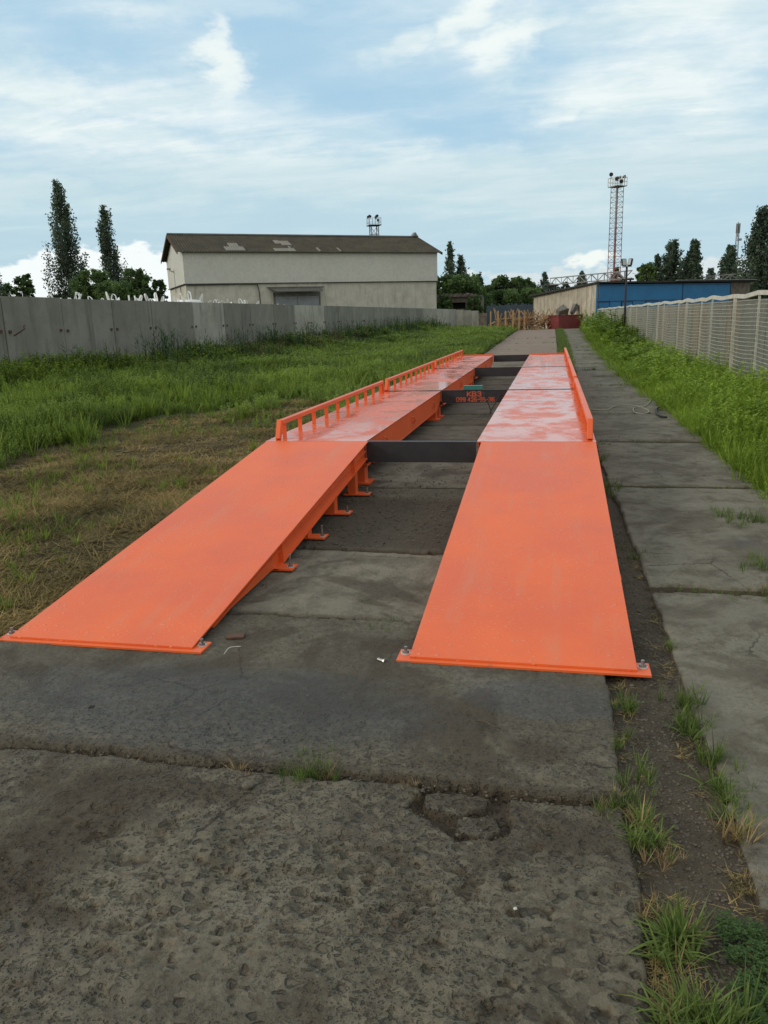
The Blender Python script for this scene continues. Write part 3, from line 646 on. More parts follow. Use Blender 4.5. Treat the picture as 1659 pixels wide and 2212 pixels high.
# ------------------------------------------------------------------ vegetation tools
def plant_proto(kind, seed):
    """unit plant: arrays of triangles/quads as (verts, quads, tint) ; height 1"""
    q = random.Random(seed); v = []; f = []; t = []
    def quad(a, b, c, d, tn):
        n = len(v); v.extend([a, b, c, d]); f.append((n, n+1, n+2, n+3)); t.extend([tn]*4)
    def blade(base, dirv, length, wdt, droop, tn, seg=3):
        side = Vector((-dirv.y, dirv.x, 0)).normalized() if abs(dirv.x)+abs(dirv.y) > 1e-4 else Vector((1, 0, 0))
        p = Vector(base); d = Vector(dirv).normalized(); pts = [p.copy()]
        for k in range(seg): d = (d+Vector((0, 0, -droop))).normalized(); p = p+d*length/seg; pts.append(p.copy())
        for k in range(seg):
            w0 = wdt*(1-k/seg)**.7; w1 = wdt*(1-(k+1)/seg)**.7
            quad(pts[k]-side*w0, pts[k]+side*w0, pts[k+1]+side*w1, pts[k+1]-side*w1, tn+.1*k/seg)
    if kind == 'weed':          # upright leafy herb
        for s in range(q.randint(2, 4)):
            a = q.uniform(0, 6.28); lean = q.uniform(.05, .3); hgt = q.uniform(.65, 1.0); bx = Vector((math.cos(a)*.06, math.sin(a)*.06, 0))
            tn = q.uniform(.2, .7); tip = bx+Vector((math.cos(a)*lean*hgt, math.sin(a)*lean*hgt, hgt))
            sd = Vector((-math.sin(a), math.cos(a), 0))*.008; quad(bx-sd, bx+sd, tip+sd*.4, tip-sd*.4, tn-.2)
            for k in range(15):
                u = (k+1)/15; pz = bx.lerp(tip, u**.85); b = q.uniform(0, 6.28)
                blade(pz, Vector((math.cos(b), math.sin(b), q.uniform(.3, 1.1))), q.uniform(.12, .22)*(1.1-.5*u), q.uniform(.016, .026), .18, tn+.35*u-.1, 2)
    elif kind == 'grass':
        for s in range(13):
            a = q.uniform(0, 6.28); r = q.uniform(0, .16); blade((math.cos(a)*r, math.sin(a)*r, 0), Vector((math.cos(a), math.sin(a), q.uniform(1.5, 5))), q.uniform(.55, 1.1), q.uniform(.014, .024), q.uniform(.06, .24), q.uniform(.1, .9), 3)
    elif kind == 'broad':
        for s in range(9):
            a = q.uniform(0, 6.28); r = q.uniform(0, .12); blade((math.cos(a)*r, math.sin(a)*r, 0), Vector((math.cos(a), math.sin(a), q.uniform(.6, 3))), q.uniform(.6, 1.15), q.uniform(.026, .045), q.uniform(.10, .32), q.uniform(.2, .95), 4)
    elif kind == 'reed':
        for s in range(5):
            a = q.uniform(0, 6.28); hgt = q.uniform(.7, 1.05); tip = Vector((math.cos(a)*.18, math.sin(a)*.18, hgt)); bx = Vector((math.cos(a)*.05, math.sin(a)*.05, 0)); sd = Vector((-math.sin(a), math.cos(a), 0))*.006
            quad(bx-sd, bx+sd, tip+sd*.5, tip-sd*.5, .25)
            for k in range(7):
                b = q.uniform(0, 6.28); blade(bx.lerp(tip, .2+.11*k), Vector((math.cos(b), math.sin(b), 1.1)), .26, .012, .22, q.uniform(.1, .5), 3)
    elif kind == 'straw':
        for s in range(12):
            a = q.uniform(0, 6.28); blade((q.uniform(-.3, .3), q.uniform(-.3, .3), .02), Vector((math.cos(a), math.sin(a), q.uniform(.1, .9))), q.uniform(.5, 1.2), q.uniform(.016, .030), q.uniform(.1, .3), q.uniform(0, 1), 2)
    elif kind == 'clover':
        for s in range(22):
            a = q.uniform(0, 6.28); r = q.uniform(0, .5); z = q.uniform(.15, .6); c = Vector((math.cos(a)*r, math.sin(a)*r, z)); L = q.uniform(.10, .17)
            for k in range(3):
                b = a+k*2.09; d = Vector((math.cos(b), math.sin(b), q.uniform(-.1, .3))); sd = Vector((-math.sin(b), math.cos(b), 0)); quad(c, c+d*L*.6-sd*L*.4, c+d*L, c+d*L*.6+sd*L*.4, q.uniform(.1, .9))
    return np.array([tuple(p) for p in v]), np.array(f), np.array(t)
PROTO = {k: [plant_proto(k, i*13+5) for i in range(6)] for k in ('weed', 'grass', 'broad', 'reed', 'straw', 'clover')}
def scatter(name, proto, X, Y, Z, S, Hs, mtl, tshift=None, wid=1.0, **kw):
    N = len(X); V = []; Fq = []; T = []; base = 0; sel = rng.integers(0, 6, N); ang = rng.uniform(0, 6.283, N); ts = rng.normal(0, .14, N) if tshift is None else tshift
    for k in range(6):
        m_ = np.where(sel == k)[0]
        if not len(m_): continue
        pv, pf, pt = PROTO[proto][k]; n = len(m_); c, s = np.cos(ang[m_])[:, None], np.sin(ang[m_])[:, None]
        vx = (pv[None, :, 0]*c-pv[None, :, 1]*s)*S[m_][:, None]*wid+X[m_][:, None]; vy = (pv[None, :, 0]*s+pv[None, :, 1]*c)*S[m_][:, None]*wid+Y[m_][:, None]
        vz = pv[None, :, 2]*Hs[m_][:, None]+Z[m_][:, None]
        V.append(np.stack([vx, vy, vz], -1).reshape(-1, 3)); Fq.append((pf[None]+(np.arange(n)*len(pv))[:, None, None]+base).reshape(-1, 4)); base += n*len(pv)
        T.append(np.clip(pt[None, :]+ts[m_][:, None], 0, 1).ravel())
    V = np.concatenate(V); Fq = np.concatenate(Fq); T = np.concatenate(T)
    return raw(name, V, Fq, np.full(len(Fq), 4), mtl, tint=T, **kw)
M['weedL'] = leaf_mat('weed_leaves_dark', (.044, .082, .014), (.255, .36, .050), .42)
M['weedR'] = leaf_mat('weed_leaves_bright', (.095, .16, .016), (.31, .45, .055), .42)
M['reed'] = leaf_mat('reed_leaves', (.030, .060, .022), (.085, .140, .045), .3)
M['straw'] = leaf_mat('cut_straw', (.070, .066, .024), (.38, .285, .115), .25, .8)
M['tuft'] = leaf_mat('tuft_blades', (.050, .095, .018), (.190, .260, .065), .35)
M['dry'] = leaf_mat('dry_blades', (.16, .11, .05), (.42, .31, .15), .2)
M['clover'] = leaf_mat('clover_leaves', (.028, .065, .016), (.085, .150, .038), .25)
def sample(n, x0, x1, y0, y1, dens=None, power=1.0):
    X = rng.uniform(x0, x1, n); Y = y0*np.power(y1/y0, rng.uniform(0, 1, n))   # denser near
    if dens is not None: k = rng.uniform(0, 1, n) < dens(X, Y); X, Y = X[k], Y[k]
    return X, Y
def wallX(Y): return -14.0+.05*Y
# left field of weeds
edgeL = lambda Y: -6.7+(Y-9.3)*.02+1.7*sm(Y, 13, 19)+1.8*sm(Y, 16, 28)
def densL(X, Y):
    e = edgeL(Y)+(fbm(X*.9, Y*.9, 40)-.5)*2.2; d = sm(e-X, -.2, .5)
    return d*(X > wallX(Y)+.1)*(.55+.45*(fbm(X*.8, Y*.5, 44) > .42))
X, Y = sample(42000, -13.9, -2.95, 6.5, 72, densL)
lod = np.clip(Y/14, 1, 3.2); hh = (.22+.50*fbm(X*.8, Y*.6, 45)+.42*sm(-(X-wallX(Y)), -2.4, -.6)*(.3+fbm(X*.7, Y*.9, 49)))*rng.uniform(.7, 1.15, len(X)); hh *= .45+.55*sm(edgeL(Y)-X, -.3, 1.8)
tl = (fbm(X*.9, Y*.7, 46)-.5)*2.1+rng.normal(0, .18, len(X))-.25*sm(-(X-wallX(Y)), -3.5, -.5)+.15*sm(Y, 15, 45)
scatter('meadow_weeds', 'weed', X, Y, zsoil(X, Y)-.01, np.maximum(hh, .3)*lod**.8, hh, M['weedL'], tl, wid=1.0, kind='stuff', label='dense green weeds filling the ground before the concrete wall', cat='weeds')
X, Y = sample(7000, -13.6, -3.0, 6.5, 70, lambda X, Y: densL(X, Y)*.9)
hh = rng.uniform(.22, .5, len(X)); scatter('meadow_grass', 'grass', X, Y, zsoil(X, Y)-.01, hh*np.clip(Y/10, 1.2, 3), hh*1.1, M['weedL'], (fbm(X*.5, Y*.4, 46)-.4)*1.1, kind='stuff', label='long green grass between the weeds by the concrete wall', cat='grass')
# tall reeds against the wall
N = 330; Y = rng.uniform(17, 70, N); X = wallX(Y)+rng.uniform(.3, 2.2, N); k = fbm(Y*.35, X*0, 70) > .42; X, Y = X[k], Y[k]; hh = rng.uniform(.8, 1.45, len(X))
scatter('reeds', 'reed', X, Y, zsoil(X, Y), hh*.8, hh, M['reed'], kind='stuff', label='tall dark reeds standing against the concrete wall', cat='reeds')
N = 60; px__ = rng.uniform(505, 690, N); Y = 26+rng.uniform(0, 1, N)*14; X = wallX(Y)+rng.uniform(.8, 3.0, N); hh = rng.uniform(.7, 1.25, N)
M['dock'] = leaf_mat('dock_stems', (.05, .028, .016), (.12, .075, .035), .15)
scatter('dock_plants', 'weed', X, Y, zsoil(X, Y), hh*.7, hh, M['dock'], kind='stuff', label='dark reddish seeded dock plants among the weeds by the wall', cat='weeds')
# cut brown grass
def densD(X, Y): return sm(edgeL(Y)+.6+(fbm(X*.9, Y*.9, 40)-.5)*3-X, .6, -.4)*(.25+.75*sm(fbm(X*1.1, Y*1.1, 48), .36, .52))
X, Y = sample(48000, -9.5, -2.80, 2.4, 16, densD)
hh = rng.uniform(.06, .18, len(X)); scatter('cut_grass', 'straw', X, Y, zsoil(X, Y), rng.uniform(.10, .19, len(X)), hh, M['straw'], (fbm(X*1.5, Y*1.5, 52)-.5)*1.6+.08+rng.normal(0, .12, len(X)), kind='stuff', label='brown mown grass strewn beside the left ramp', cat='mown grass')
X, Y = sample(5000, -9.5, -2.9, 2.6, 18, lambda X, Y: densD(X, Y)*sm(fbm(X*.8, Y*.8, 54), .40, .62))
hh = rng.uniform(.06, .17, len(X)); scatter('short_grass', 'grass', X, Y, zsoil(X, Y), hh*1.3, hh, M['weedL'], rng.normal(.05, .2, len(X)), kind='stuff', label='short green shoots among the brown mown grass', cat='grass')
# weeds straggling along the left side of the deck
X, Y = sample(2800, -5.6, -3.0, 11.5, 28, lambda X, Y: sm(fbm(X*.9, Y*.7, 57), .44, .6)); hh = rng.uniform(.12, .38, len(X))
scatter('straggling_weeds', 'weed', X, Y, zsoil(X, Y), hh*1.5, hh, M['weedL'], rng.normal(.3, .15, len(X)), kind='stuff', label='straggling weeds along the left side of the weighbridge', cat='weeds')
# right strip: bright weeds
def densR(X, Y): return sm(X, 1.62+.28*fbm(Y*.8, Y*0, 60)+.25*sm(Y, 25, 60), 1.95+.25*sm(Y, 25, 60))
X, Y = sample(21000, 1.55, 6.2, 2.8, 64, lambda X, Y: densR(X, Y)*(1-.75*(X > 3.4)))
lod = np.clip(Y/9, 1, 3.0); hh = (.24+.34*fbm(X*.9, Y*.6, 61)+.42*sm(Y, 22, 40)*sm(X, 1.9, 3.0))*rng.uniform(.7, 1.15, len(X))*(.55+.65*sm(X, 1.7, 2.4))*(1+.5*(rng.uniform(0, 1, len(X)) > .93))
tl = (fbm(X*.7, Y*.5, 62)-.5)*1.3+.12-.6*sm(Y, 22, 34)*(X > 2.5)+rng.normal(0, .08, len(X))
scatter('verge_weeds', 'weed', X, Y, zsoil(X, Y)-.02, np.maximum(hh, .28)*lod**.8, hh, M['weedR'], tl, kind='stuff', label='bright green weeds between the slab path and the mesh fence', cat='weeds')
X, Y = sample(8000, 1.5, 4.5, 2.8, 62, densR)
hh = rng.uniform(.2, .42, len(X)); scatter('verge_grass', 'grass', X, Y, zsoil(X, Y)-.01, hh*np.clip(Y/9, 1.2, 3), hh, M['weedR'], (fbm(X*.7, Y*.5, 62)-.45)*1.0, kind='stuff', label='long yellow green grass below the mesh fence', cat='grass')
# grass strip between road and path further on, joint tufts
X, Y = sample(5200, .20, .85, 22, 70, lambda X, Y: sm(np.abs(X-(.24+.27*sm(Y, 12, 40))), .34, .12)); hh = rng.uniform(.05, .14, len(X))
scatter('strip_grass', 'grass', X, Y, gz(Y)-.01, hh*2.4, hh, M['tuft'], rng.normal(.1, .2, len(X)), kind='stuff', label='narrow strip of grass between the far road and the path', cat='grass')
P = []
for (x, y, n, sp, h_) in ((650, 1666, 22, .05, .055), (690, 1664, 18, .04, .05), (845, 1352, 10, .05, .05), (1355, 1525, 10, .03, .06), (1350, 1600, 8, .03, .05), (1375, 1680, 12, .035, .06),
        (1360, 1760, 8, .05, .06), (1330, 1740, 9, .05, .05), (1395, 1810, 7, .04, .06), (1480, 1520, 14, .035, .075), (1500, 1570, 16, .04, .08), (1540, 1640, 12, .03, .075), (1570, 1700, 12, .05, .065), (1590, 1760, 8, .04, .06),
        (1445, 2010, 4, .028, .09), (1470, 2045, 3, .03, .08), (1505, 2200, 4, .04, .09), (1440, 1395, 6, .03, .05), (1555, 2205, 9, .04, .10),
        (1310, 1050, 14, .09, .09), (1325, 1065, 10, .09, .08), (1385, 1200, 9, .05, .05), (1360, 1180, 6, .05, .04), (1600, 1120, 22, .12, .10), (1640, 1230, 16, .10, .09), (1655, 1290, 12, .06, .06), (1560, 1110, 10, .1, .06), (1300, 990, 10, .08, .08), (1275, 800, 12, .1, .12), (1290, 960, 8, .08, .07)):
    c = at(x, y, 0.0)
    for q in range(n): P.append((c.x+rng.normal(0, sp), c.y+rng.normal(0, sp*1.1), h_*rng.uniform(.6, 1.2)))
for j, a, b, n in ((4.61, .75, 1.7, 26), (7.54, .7, 1.7, 26), (10.31, .7, 1.6, 14), (13.2, .7, 1.6, 14), (15.9, .8, 1.6, 12), (18.7, .8, 1.6, 14), (21.35, .9, 1.7, 18), (24, .9, 1.7, 14), (26.8, .9, 1.8, 18), (29.5, .9, 1.8, 18), (32.3, 1, 1.9, 18), (35.1, 1, 1.9, 18), (38, 1, 1.9, 18),
               (13.25, -1.6, -.8, 20), (16.2, -1.6, -.8, 20), (20.6, -1.6, -.8, 24), (27, -2.8, .1, 20), (31, -2.8, .1, 20), (37, -2.8, .1, 20), (43, -2.8, .1, 30), (49, -2.8, .1, 30)):
    for q in range(n): P.append((rng.uniform(a, b), j+rng.normal(0, .02), rng.uniform(.015, .035)*(1+j/25)))
P = np.array(P); scatter('joint_grass', 'grass', P[:, 0], P[:, 1], gz(P[:, 1])-.02, P[:, 2]*1.5, P[:, 2]*1.3, M['tuft'], rng.normal(0, .22, len(P)), kind='stuff', label='tufts of green grass growing in the joints of the slabs', cat='grass')
P = []
for (x, y, n, sp, h_) in ((1445, 2015, 7, .022, .10), (1475, 2040, 6, .026, .09), (1360, 1770, 5, .03, .07), (1385, 1800, 5, .02, .07), (1505, 2200, 8, .04, .10), (1470, 2215, 5, .03, .08), (1500, 1580, 5, .02, .06), (1570, 1700, 6, .04, .07), (1590, 1760, 5, .03, .07), (1355, 1530, 4, .02, .05)):
    c = at(x, y, 0.0)
    for q in range(n): P.append((c.x+rng.normal(0, sp), c.y+rng.normal(0, sp*1.1), h_*rng.uniform(.6, 1.2)))
P = np.array(P); scatter('broad_grass', 'broad', P[:, 0], P[:, 1], gz(P[:, 1])-.02, P[:, 2]*1.4, P[:, 2]*1.1, M['tuft'], rng.normal(.15, .2, len(P)), kind='stuff', label='broad bladed bright grass along the edges of the dirt strip', cat='grass')
P = []
for (x, y, n, sp, h_) in ((525, 1655, 7, .04, .05), (870, 1685, 8, .05, .03), (700, 1655, 4, .05, .05), (1355, 1740, 3, .04, .08), (1420, 1840, 9, .035, .05), (1590, 1790, 8, .03, .08), (1400, 1960, 9, .04, .035), (1640, 1905, 16, .05, .03), (1490, 2130, 3, .06, .07), (1460, 1990, 2, .04, .10), (1655, 1270, 8, .05, .04), (270, 1650, 8, .07, .02), (620, 1745, 2, .02, .03)):
    c = at(x, y, 0.0)
    for q in range(n): P.append((c.x+rng.normal(0, sp), c.y+rng.normal(0, sp), h_*rng.uniform(.6, 1.2)))
P = np.array(P); scatter('dry_joint_grass', 'grass', P[:, 0], P[:, 1], gz(P[:, 1])-.02, P[:, 2]*1.7, P[:, 2]*1.2, M['dry'], kind='stuff', label='dry straw coloured tufts in the slab joints and dirt strip', cat='dry grass')
N = 420; X = rng.uniform(.47, .95, N); Y = rng.uniform(1.45, 1.93, N); k = (X-.42) > (1.93-Y)*-.2+.06*fbm(X*9, Y*9, 3); X, Y = X[k], Y[k]
scatter('clover', 'clover', X, Y, np.full(len(X), -.03), np.full(len(X), .05), rng.uniform(.04, .075, len(X)), M['clover'], wid=1.0, kind='stuff', label='low clover carpet in the bottom right corner', cat='clover')
N = 260; X = rng.normal(0, .05, N)+np.where(rng.uniform(0, 1, N) < .5, .30, .58); Y = 1.5*np.power(3.6, rng.uniform(0, 1, N))
scatter('moss_litter', 'straw', X, Y, np.full(N, -.02), rng.uniform(.03, .07, N), rng.uniform(.015, .04, N), M['straw'], rng.normal(-.1, .25, N), kind='stuff', label='dead grass litter along the dirt strip between the slabs', cat='litter')
# gravel
def gravel():
    V = []; Fq = []; base = 0
    bm = bmesh.new(); bmesh.ops.create_icosphere(bm, subdivisions=1, radius=1); pv = np.array([v.co[:] for v in bm.verts]); pf = np.array([[v.index for v in f.verts] for f in bm.faces]); bm.free()
    def one(x, y, z, r):
        nonlocal base
        a = rng.uniform(0, 6.28); q = pv*(1+rng.uniform(-.25, .25, (len(pv), 1)))*np.array([1, rng.uniform(.6, 1), rng.uniform(.4, .7)])*r
        V.append(np.stack([q[:, 0]*math.cos(a)-q[:, 1]*math.sin(a)+x, q[:, 0]*math.sin(a)+q[:, 1]*math.cos(a)+y, q[:, 2]+z], -1)); Fq.append(pf+base); base += len(pv)
    for i in range(4200):
        y = 1.45*(7/1.45)**rng.uniform(0, 1); x = rng.uniform(.26, .60); one(x, y, float(zdirt(np.array(x), np.array(y)))+.001, rng.uniform(.0018, .0075)*(1 if rng.uniform() < .95 else 1.9))
    for i in range(2600):
        y = 1.3*(9/1.3)**rng.uniform(0, 1); x = rng.uniform(-2.9, .25)
        one(x, y, .002, rng.uniform(.0014, .0046)*(1 if rng.uniform() < .96 else 1.9))
    for i in range(1100):
        one(rng.uniform(-1.9, -.5), rng.uniform(5.2, 9.0) if i % 3 == 0 else rng.uniform(5.25, 7.1), .003, rng.uniform(.003, .011))
    for i in range(220):
        one(rng.uniform(-2.6, .2), 2.41+rng.normal(0, .025), -.012, rng.uniform(.003, .009))
    for i in range(28):
        one(-.36+rng.normal(0, .15), 2.16+rng.normal(0, .06), -.010, rng.uniform(.003, .009))
    V_ = np.concatenate(V); F_ = np.concatenate(Fq)
    raw('gravel', V_, F_, np.full(len(F_), 3), M['stone'], kind='stuff', label='loose gravel and grit over the slabs and the dirt strip', cat='gravel')
gravel()

# ------------------------------------------------------------------ concrete wall, left
wr = empty('concrete_wall', (-14, 0, 0), label='tall grey precast concrete panel wall running along the left side', cat='wall')
jx = [-240, -110, 0, 130, 240, 325, 415, 483, 540, 590, 635, 668, 700, 730, 760, 785, 808, 830, 850, 868, 885, 900, 915, 930, 943, 956, 970, 985]
def wall_at(px):
    y = 645+.0269*(px-130) if px > 129 else 639.5+.043*px
    d = ray(px, y)    # intersect with plan line X=-14+.05Y
    k = -14.0/(d.x-.05*d.y); return Vector((d.x*k, d.y*k, EYE+d.z*k))
pj = [wall_at(x) for x in jx]
for i in range(len(pj)-1):
    a, b = pj[i].copy(), pj[i+1].copy()
    if i == 2: b.z = EYE+(a.z-EYE)*1.0
    zb = float(gz(a.y))-.05; dirv = Vector((b.x-a.x, b.y-a.y, 0)).normalized(); nrm = Vector((dirv.y, -dirv.x, 0)); g = .014
    a2 = a+dirv*g; b2 = b-dirv*g; jit = rnd.uniform(-.012, .012); A = a2+nrm*jit; B = b2+nrm*jit; q = nrm*-.16
    m_ = MB(); vs = [(A.x, A.y, zb), (B.x, B.y, zb), (B.x, B.y, b.z), (A.x, A.y, a.z)]
    vs += [(p[0]+q.x, p[1]+q.y, p[2]) for p in vs]; m_.add(vs, [(0, 1, 2, 3), (7, 6, 5, 4), (0, 4, 5, 1), (1, 5, 6, 2), (2, 6, 7, 3), (3, 7, 4, 0)])
    p = m_.build('panel', M['wall2'] if i in (6, 10, 11) or i > 21 else M['wall'], wr, loc=(14, 0, 0))
    bk = MB()
    if i < 20:
        for e, s in ((a2, 1), (b2, -1)):
            c = e+dirv*s*.14+nrm*(jit+.012); c.z = a.z-.85; bk.box(c, (.03, .09, .07))
        bk.build('lifting_pocket', M['rust'], p)
# scrap of wire at far left
MB().tube(spline([wall_at(2)+Vector((.2, 0, -.95)), wall_at(2)+Vector((.35, .2, -.8)), wall_at(6)+Vector((.25, .3, -.72)), wall_at(12)+Vector((.2, .3, -.7))]), .02, 5).build('bent_rebar', M['rust'], label='bent rusty bar sticking out of the wall at the left edge', cat='rebar')

# ------------------------------------------------------------------ big bags behind the wall
def bag_proto(seed):
    root = empty('bulk_bag', (0, 0, 0)); bm = bmesh.new(); bmesh.ops.create_cube(bm, size=1)
    bmesh.ops.subdivide_edges(bm, edges=bm.edges[:], cuts=3, use_grid_fill=True); q = random.Random(seed)
    for v in bm.verts:
        c = v.co; r = math.hypot(c.x, c.y); k = .92 if r > .55 else 1.06
        c.x *= k*.95+q.uniform(-.02, .02); c.y *= k*.95+q.uniform(-.02, .02); c.z = (c.z+.5)*1.05-(.10 if c.z > .4 and r > .5 else 0)
    me = bpy.data.meshes.new('sack'); bm.to_mesh(me); bm.free(); me.materials.append(M['bag']); me.polygons.foreach_set('use_smooth', [True]*len(me.polygons))
    s = bpy.data.objects.new('sack', me); col.objects.link(s); s.parent = root
    for sx in (-1, 1):
        for sy in (-1, 1):
            x, y = sx*.36, sy*.36; hh = q.uniform(.10, .46); lx, ly = q.uniform(-.30, .30), q.uniform(-.15, .15); lw = q.uniform(.03, .08); m_ = MB()
            pts = spline([(x-lw, y, .92), (x-lw+lx*.6, y+ly*.5, .95+hh*.6), (x+lx, y+ly, .98+hh), (x+lw+lx*.7, y+ly, .97+hh*.75), (x+lw, y, .92)], 5)
            for a, b in zip(pts[:-1], pts[1:]): m_.bar(a, b, .010, .050, up=(0, 1, 0))
            m_.build('lifting_loop', M['bag'], root)
    return root
bag = [bag_proto(k) for k in (4, 9, 15, 22, 31)]
bags_px = [165, 182, 240, 262, 285, 300, 312, 375, 388, 415, 424, 438, 447, 470, 498, 506]
bag_labels = ['leftmost white bulk bag loop behind the wall', 'white bulk bag beside the trunk of the big poplar']
def bagpos(px, back): 
    p = wall_at(px); return Vector((p.x-back, p.y, p.z))
spots = [(165, 1.3), (196, 1.4), (238, 1.3), (262, 1.6), (292, 1.3), (316, 1.5), (342, 1.3), (362, 1.6), (384, 1.3), (404, 1.5), (424, 1.3), (446, 1.4), (474, 1.3), (504, 1.4), (522, 1.3), (548, 1.4), (574, 1.4), (592, 1.4), (648, 1.5)]
words_ = ['leftmost white bulk bag, below the big poplar', 'second white bulk bag from the left over the wall', 'white bulk bag over the wall just left of the second poplar', 'white bulk bag over the wall directly under the second poplar', 'white bulk bag over the wall just right of the second poplar',
          'white bulk bag over the wall under the round dark bush', 'white bulk bag between the dark bush and the warehouse', 'white bulk bag just left of the warehouse corner', 'white bulk bag in front of the warehouse gable end', 'white bulk bag in front of the warehouse front corner',
          'white bulk bag just right of the warehouse front corner', 'white bulk bag under the start of the black warehouse cable', 'white bulk bag with the tallest loop before the warehouse', 'white bulk bag left of the cable bend on the warehouse', 'white bulk bag directly under the cable bend', 'white bulk bag between the cable and the gate canopy',
          'white bulk bag at the left jamb of the warehouse gate', 'white bulk bag before the left leaf of the warehouse gate', 'rightmost white bulk bag, before the warehouse gate']
for i, (px, bk) in enumerate(spots):
    o = bag[i] if i < 5 else copy_tree(bag[i % 5])
    p = bagpos(px, bk); dist = math.hypot(p.x, p.y)
    drop = 1.22+rnd.uniform(-.13, .16)-(.16 if i in (12,) else 0)
    # the line of sight over the wall rises, so lift bag with its distance behind the wall
    lift = (p.z-EYE)*bk/14*1.2
    o.location = (p.x, p.y, p.z-drop+lift); o.rotation_euler = (0, 0, rnd.uniform(0, 6.28)); o.scale = (1, 1, 1)
    tag(o, words_[i], 'bulk bag', 'white bulk bags piled behind the concrete wall')
# an earth bank carries the bags
bb = MB()
pts = [(bagpos(px, .5), bagpos(px, 3.2)) for px in (100, 240, 415, 540, 635, 700)]
vs = []; fs = []
for a, b in pts: vs += [(a.x, a.y, -.2), (a.x, a.y, a.z-1.17), (b.x, b.y, a.z-1.12), (b.x, b.y, -.2)]
for k in range(len(pts)-1): fs += [(k*4+j, k*4+(j+1) % 4, k*4+4+(j+1) % 4, k*4+4+j) for j in range(4)]
fs += [(0, 1, 2, 3), tuple((len(pts)-1)*4+j for j in (3, 2, 1, 0))]
bb.add(vs, fs).build('loading_platform', M['wall'], label='concrete loading platform behind the wall that carries the bulk bags', cat='platform')

# ------------------------------------------------------------------ warehouse
ZE = 8.8
A = at(394, 539, ZE); ang = R(34.5); dA = Vector((math.cos(ang), math.sin(ang), 0)); rb_ = ray(943, 540); LW = (A.x*rb_.y-A.y*rb_.x)/(dA.y*rb_.x-dA.x*rb_.y)
DW = 11.4; rp_ = A+Vector((-dA.y, dA.x, 0))*DW/2-dA*.5; rr_ = ray(360, 505); RH = EYE+rr_.z*math.hypot(rp_.x, rp_.y)/math.hypot(rr_.x, rr_.y)-ZE; print('RH', RH, 'LW', LW)
wh = empty('warehouse', (A.x, A.y, 0), ang, label='long pale warehouse with a brown patched roof behind the concrete wall', cat='warehouse')
ZB = 5.62       # level of the band
MB().box((LW/2, DW/2, (ZB-.2)/2), (LW-.1, DW-.1, ZB+.2)).build('lower_wall', M['plaster'], wh)
g = MB(); g.prism([(-.05, -.06, ZB), (-.05, DW+.06, ZB), (-.05, DW+.06, ZE-.22), (-.05, DW/2, ZE+RH-.35), (-.05, -.06, ZE-.22)], (LW+.1, 0, 0))
cl_ = g.build('upper_cladding', M['clad'], wh)
cr = MB(); nrib = 130
for i in range(nrib): cr.box((LW*(i+.5)/nrib, -.066, (ZB+ZE)/2-.13), (.05, .012, ZE-ZB-.28))
cr.build('cladding_rib', M['clad'], wh)
MB().box((LW/2, -.09, ZB-.03), (LW+.2, .10, .07)).build('ledge', M['roofdark'], wh)
MB().box((-.10, DW/2, ZB-.03), (.10, DW+.2, .07)).build('ledge', M['roofdark'], wh)
def roof_slope(sgn):
    n = 220; m_ = MB(); y0 = -.45 if sgn < 0 else DW+.45; yr = DW/2; z0 = ZE-.22; z1 = ZE+RH-.06; vs = []; x0, x1 = -.55, LW+.45
    for i in range(n+1):
        x = x0+(x1-x0)*i/n; o = .03*(1 if i % 2 else -1); vs += [(x, y0, z0+o), (x, yr, z1+o), (x, y0, z0+o-.05), (x, yr, z1+o-.05)]
    fs = []
    for i in range(n):
        a = i*4; b = a+4; fs += [(a, b, b+1, a+1), (a+3, b+3, b+2, a+2), (a, a+2, b+2, b), (a+1, b+1, b+3, a+3)]
    fs += [(0, 1, 3, 2), (n*4, n*4+2, n*4+3, n*4+1)]
    return m_.add(vs, fs)
rf = roof_slope(-1).build('roof', M['roof'], wh); roof_slope(1).build('roof', M['roof'], wh)
def patch(u0, u1, v0, v1, m, name='roof_patch'):
    y0, z0, yr, z1 = -.45, ZE-.22, DW/2, ZE+RH-.06
    def P_(u, v, h): return (LW*u, y0+(yr-y0)*v, z0+(z1-z0)*v+h)
    n = max(2, int((u1-u0)*LW/.12)); vs = []; fs = []
    for i in range(n+1):
        u = u0+(u1-u0)*i/n; o = .075+.03*(1 if i % 2 else -1); vs += [P_(u, v0, o), P_(u, v1, o), P_(u, v0, o-.05), P_(u, v1, o-.05)]
    for i in range(n):
        a = i*4; b = a+4; fs += [(a, b, b+1, a+1), (a+3, b+3, b+2, a+2), (a, a+2, b+2, b), (a+1, b+1, b+3, a+3)]
    fs += [(0, 1, 3, 2), (n*4, n*4+2, n*4+3, n*4+1)]
    MB().add(vs, fs).build(name, m, rf)
patch(.155, .225, .04, .26, M['newroof']); patch(.178, .215, .26, .46, M['newroof']); patch(.335, .415, .01, .17, M['newroof']); patch(.385, .42, .36, .62, M['newroof'])
patch(.365, .385, .46, .66, M['newroof']); patch(.505, .513, .02, .22, M['newroof']); patch(.588, .595, .02, .22, M['newroof']); patch(.40, .407, .17, .3, M['newroof'])
MB().box((LW/2-.05, DW/2, ZE+RH), (LW+1.0, .34, .13)).build('ridge_cap', M['ridge'], wh)
MB().prism([(LW-.35, DW/2-.35, ZE+RH), (LW+.35, DW/2-.35, ZE+RH), (LW, DW/2-.35, ZE+RH+.45)], (0, .7, 0)).build('ridge_cap', M['ridge'], wh)
def verge(x):
    m_ = MB()
    for s in (-1, 1):
        y0 = -.48 if s < 0 else DW+.48; m_.bar((x, y0, ZE-.36), (x, DW/2, ZE+RH-.2), .05, .26)
    return m_
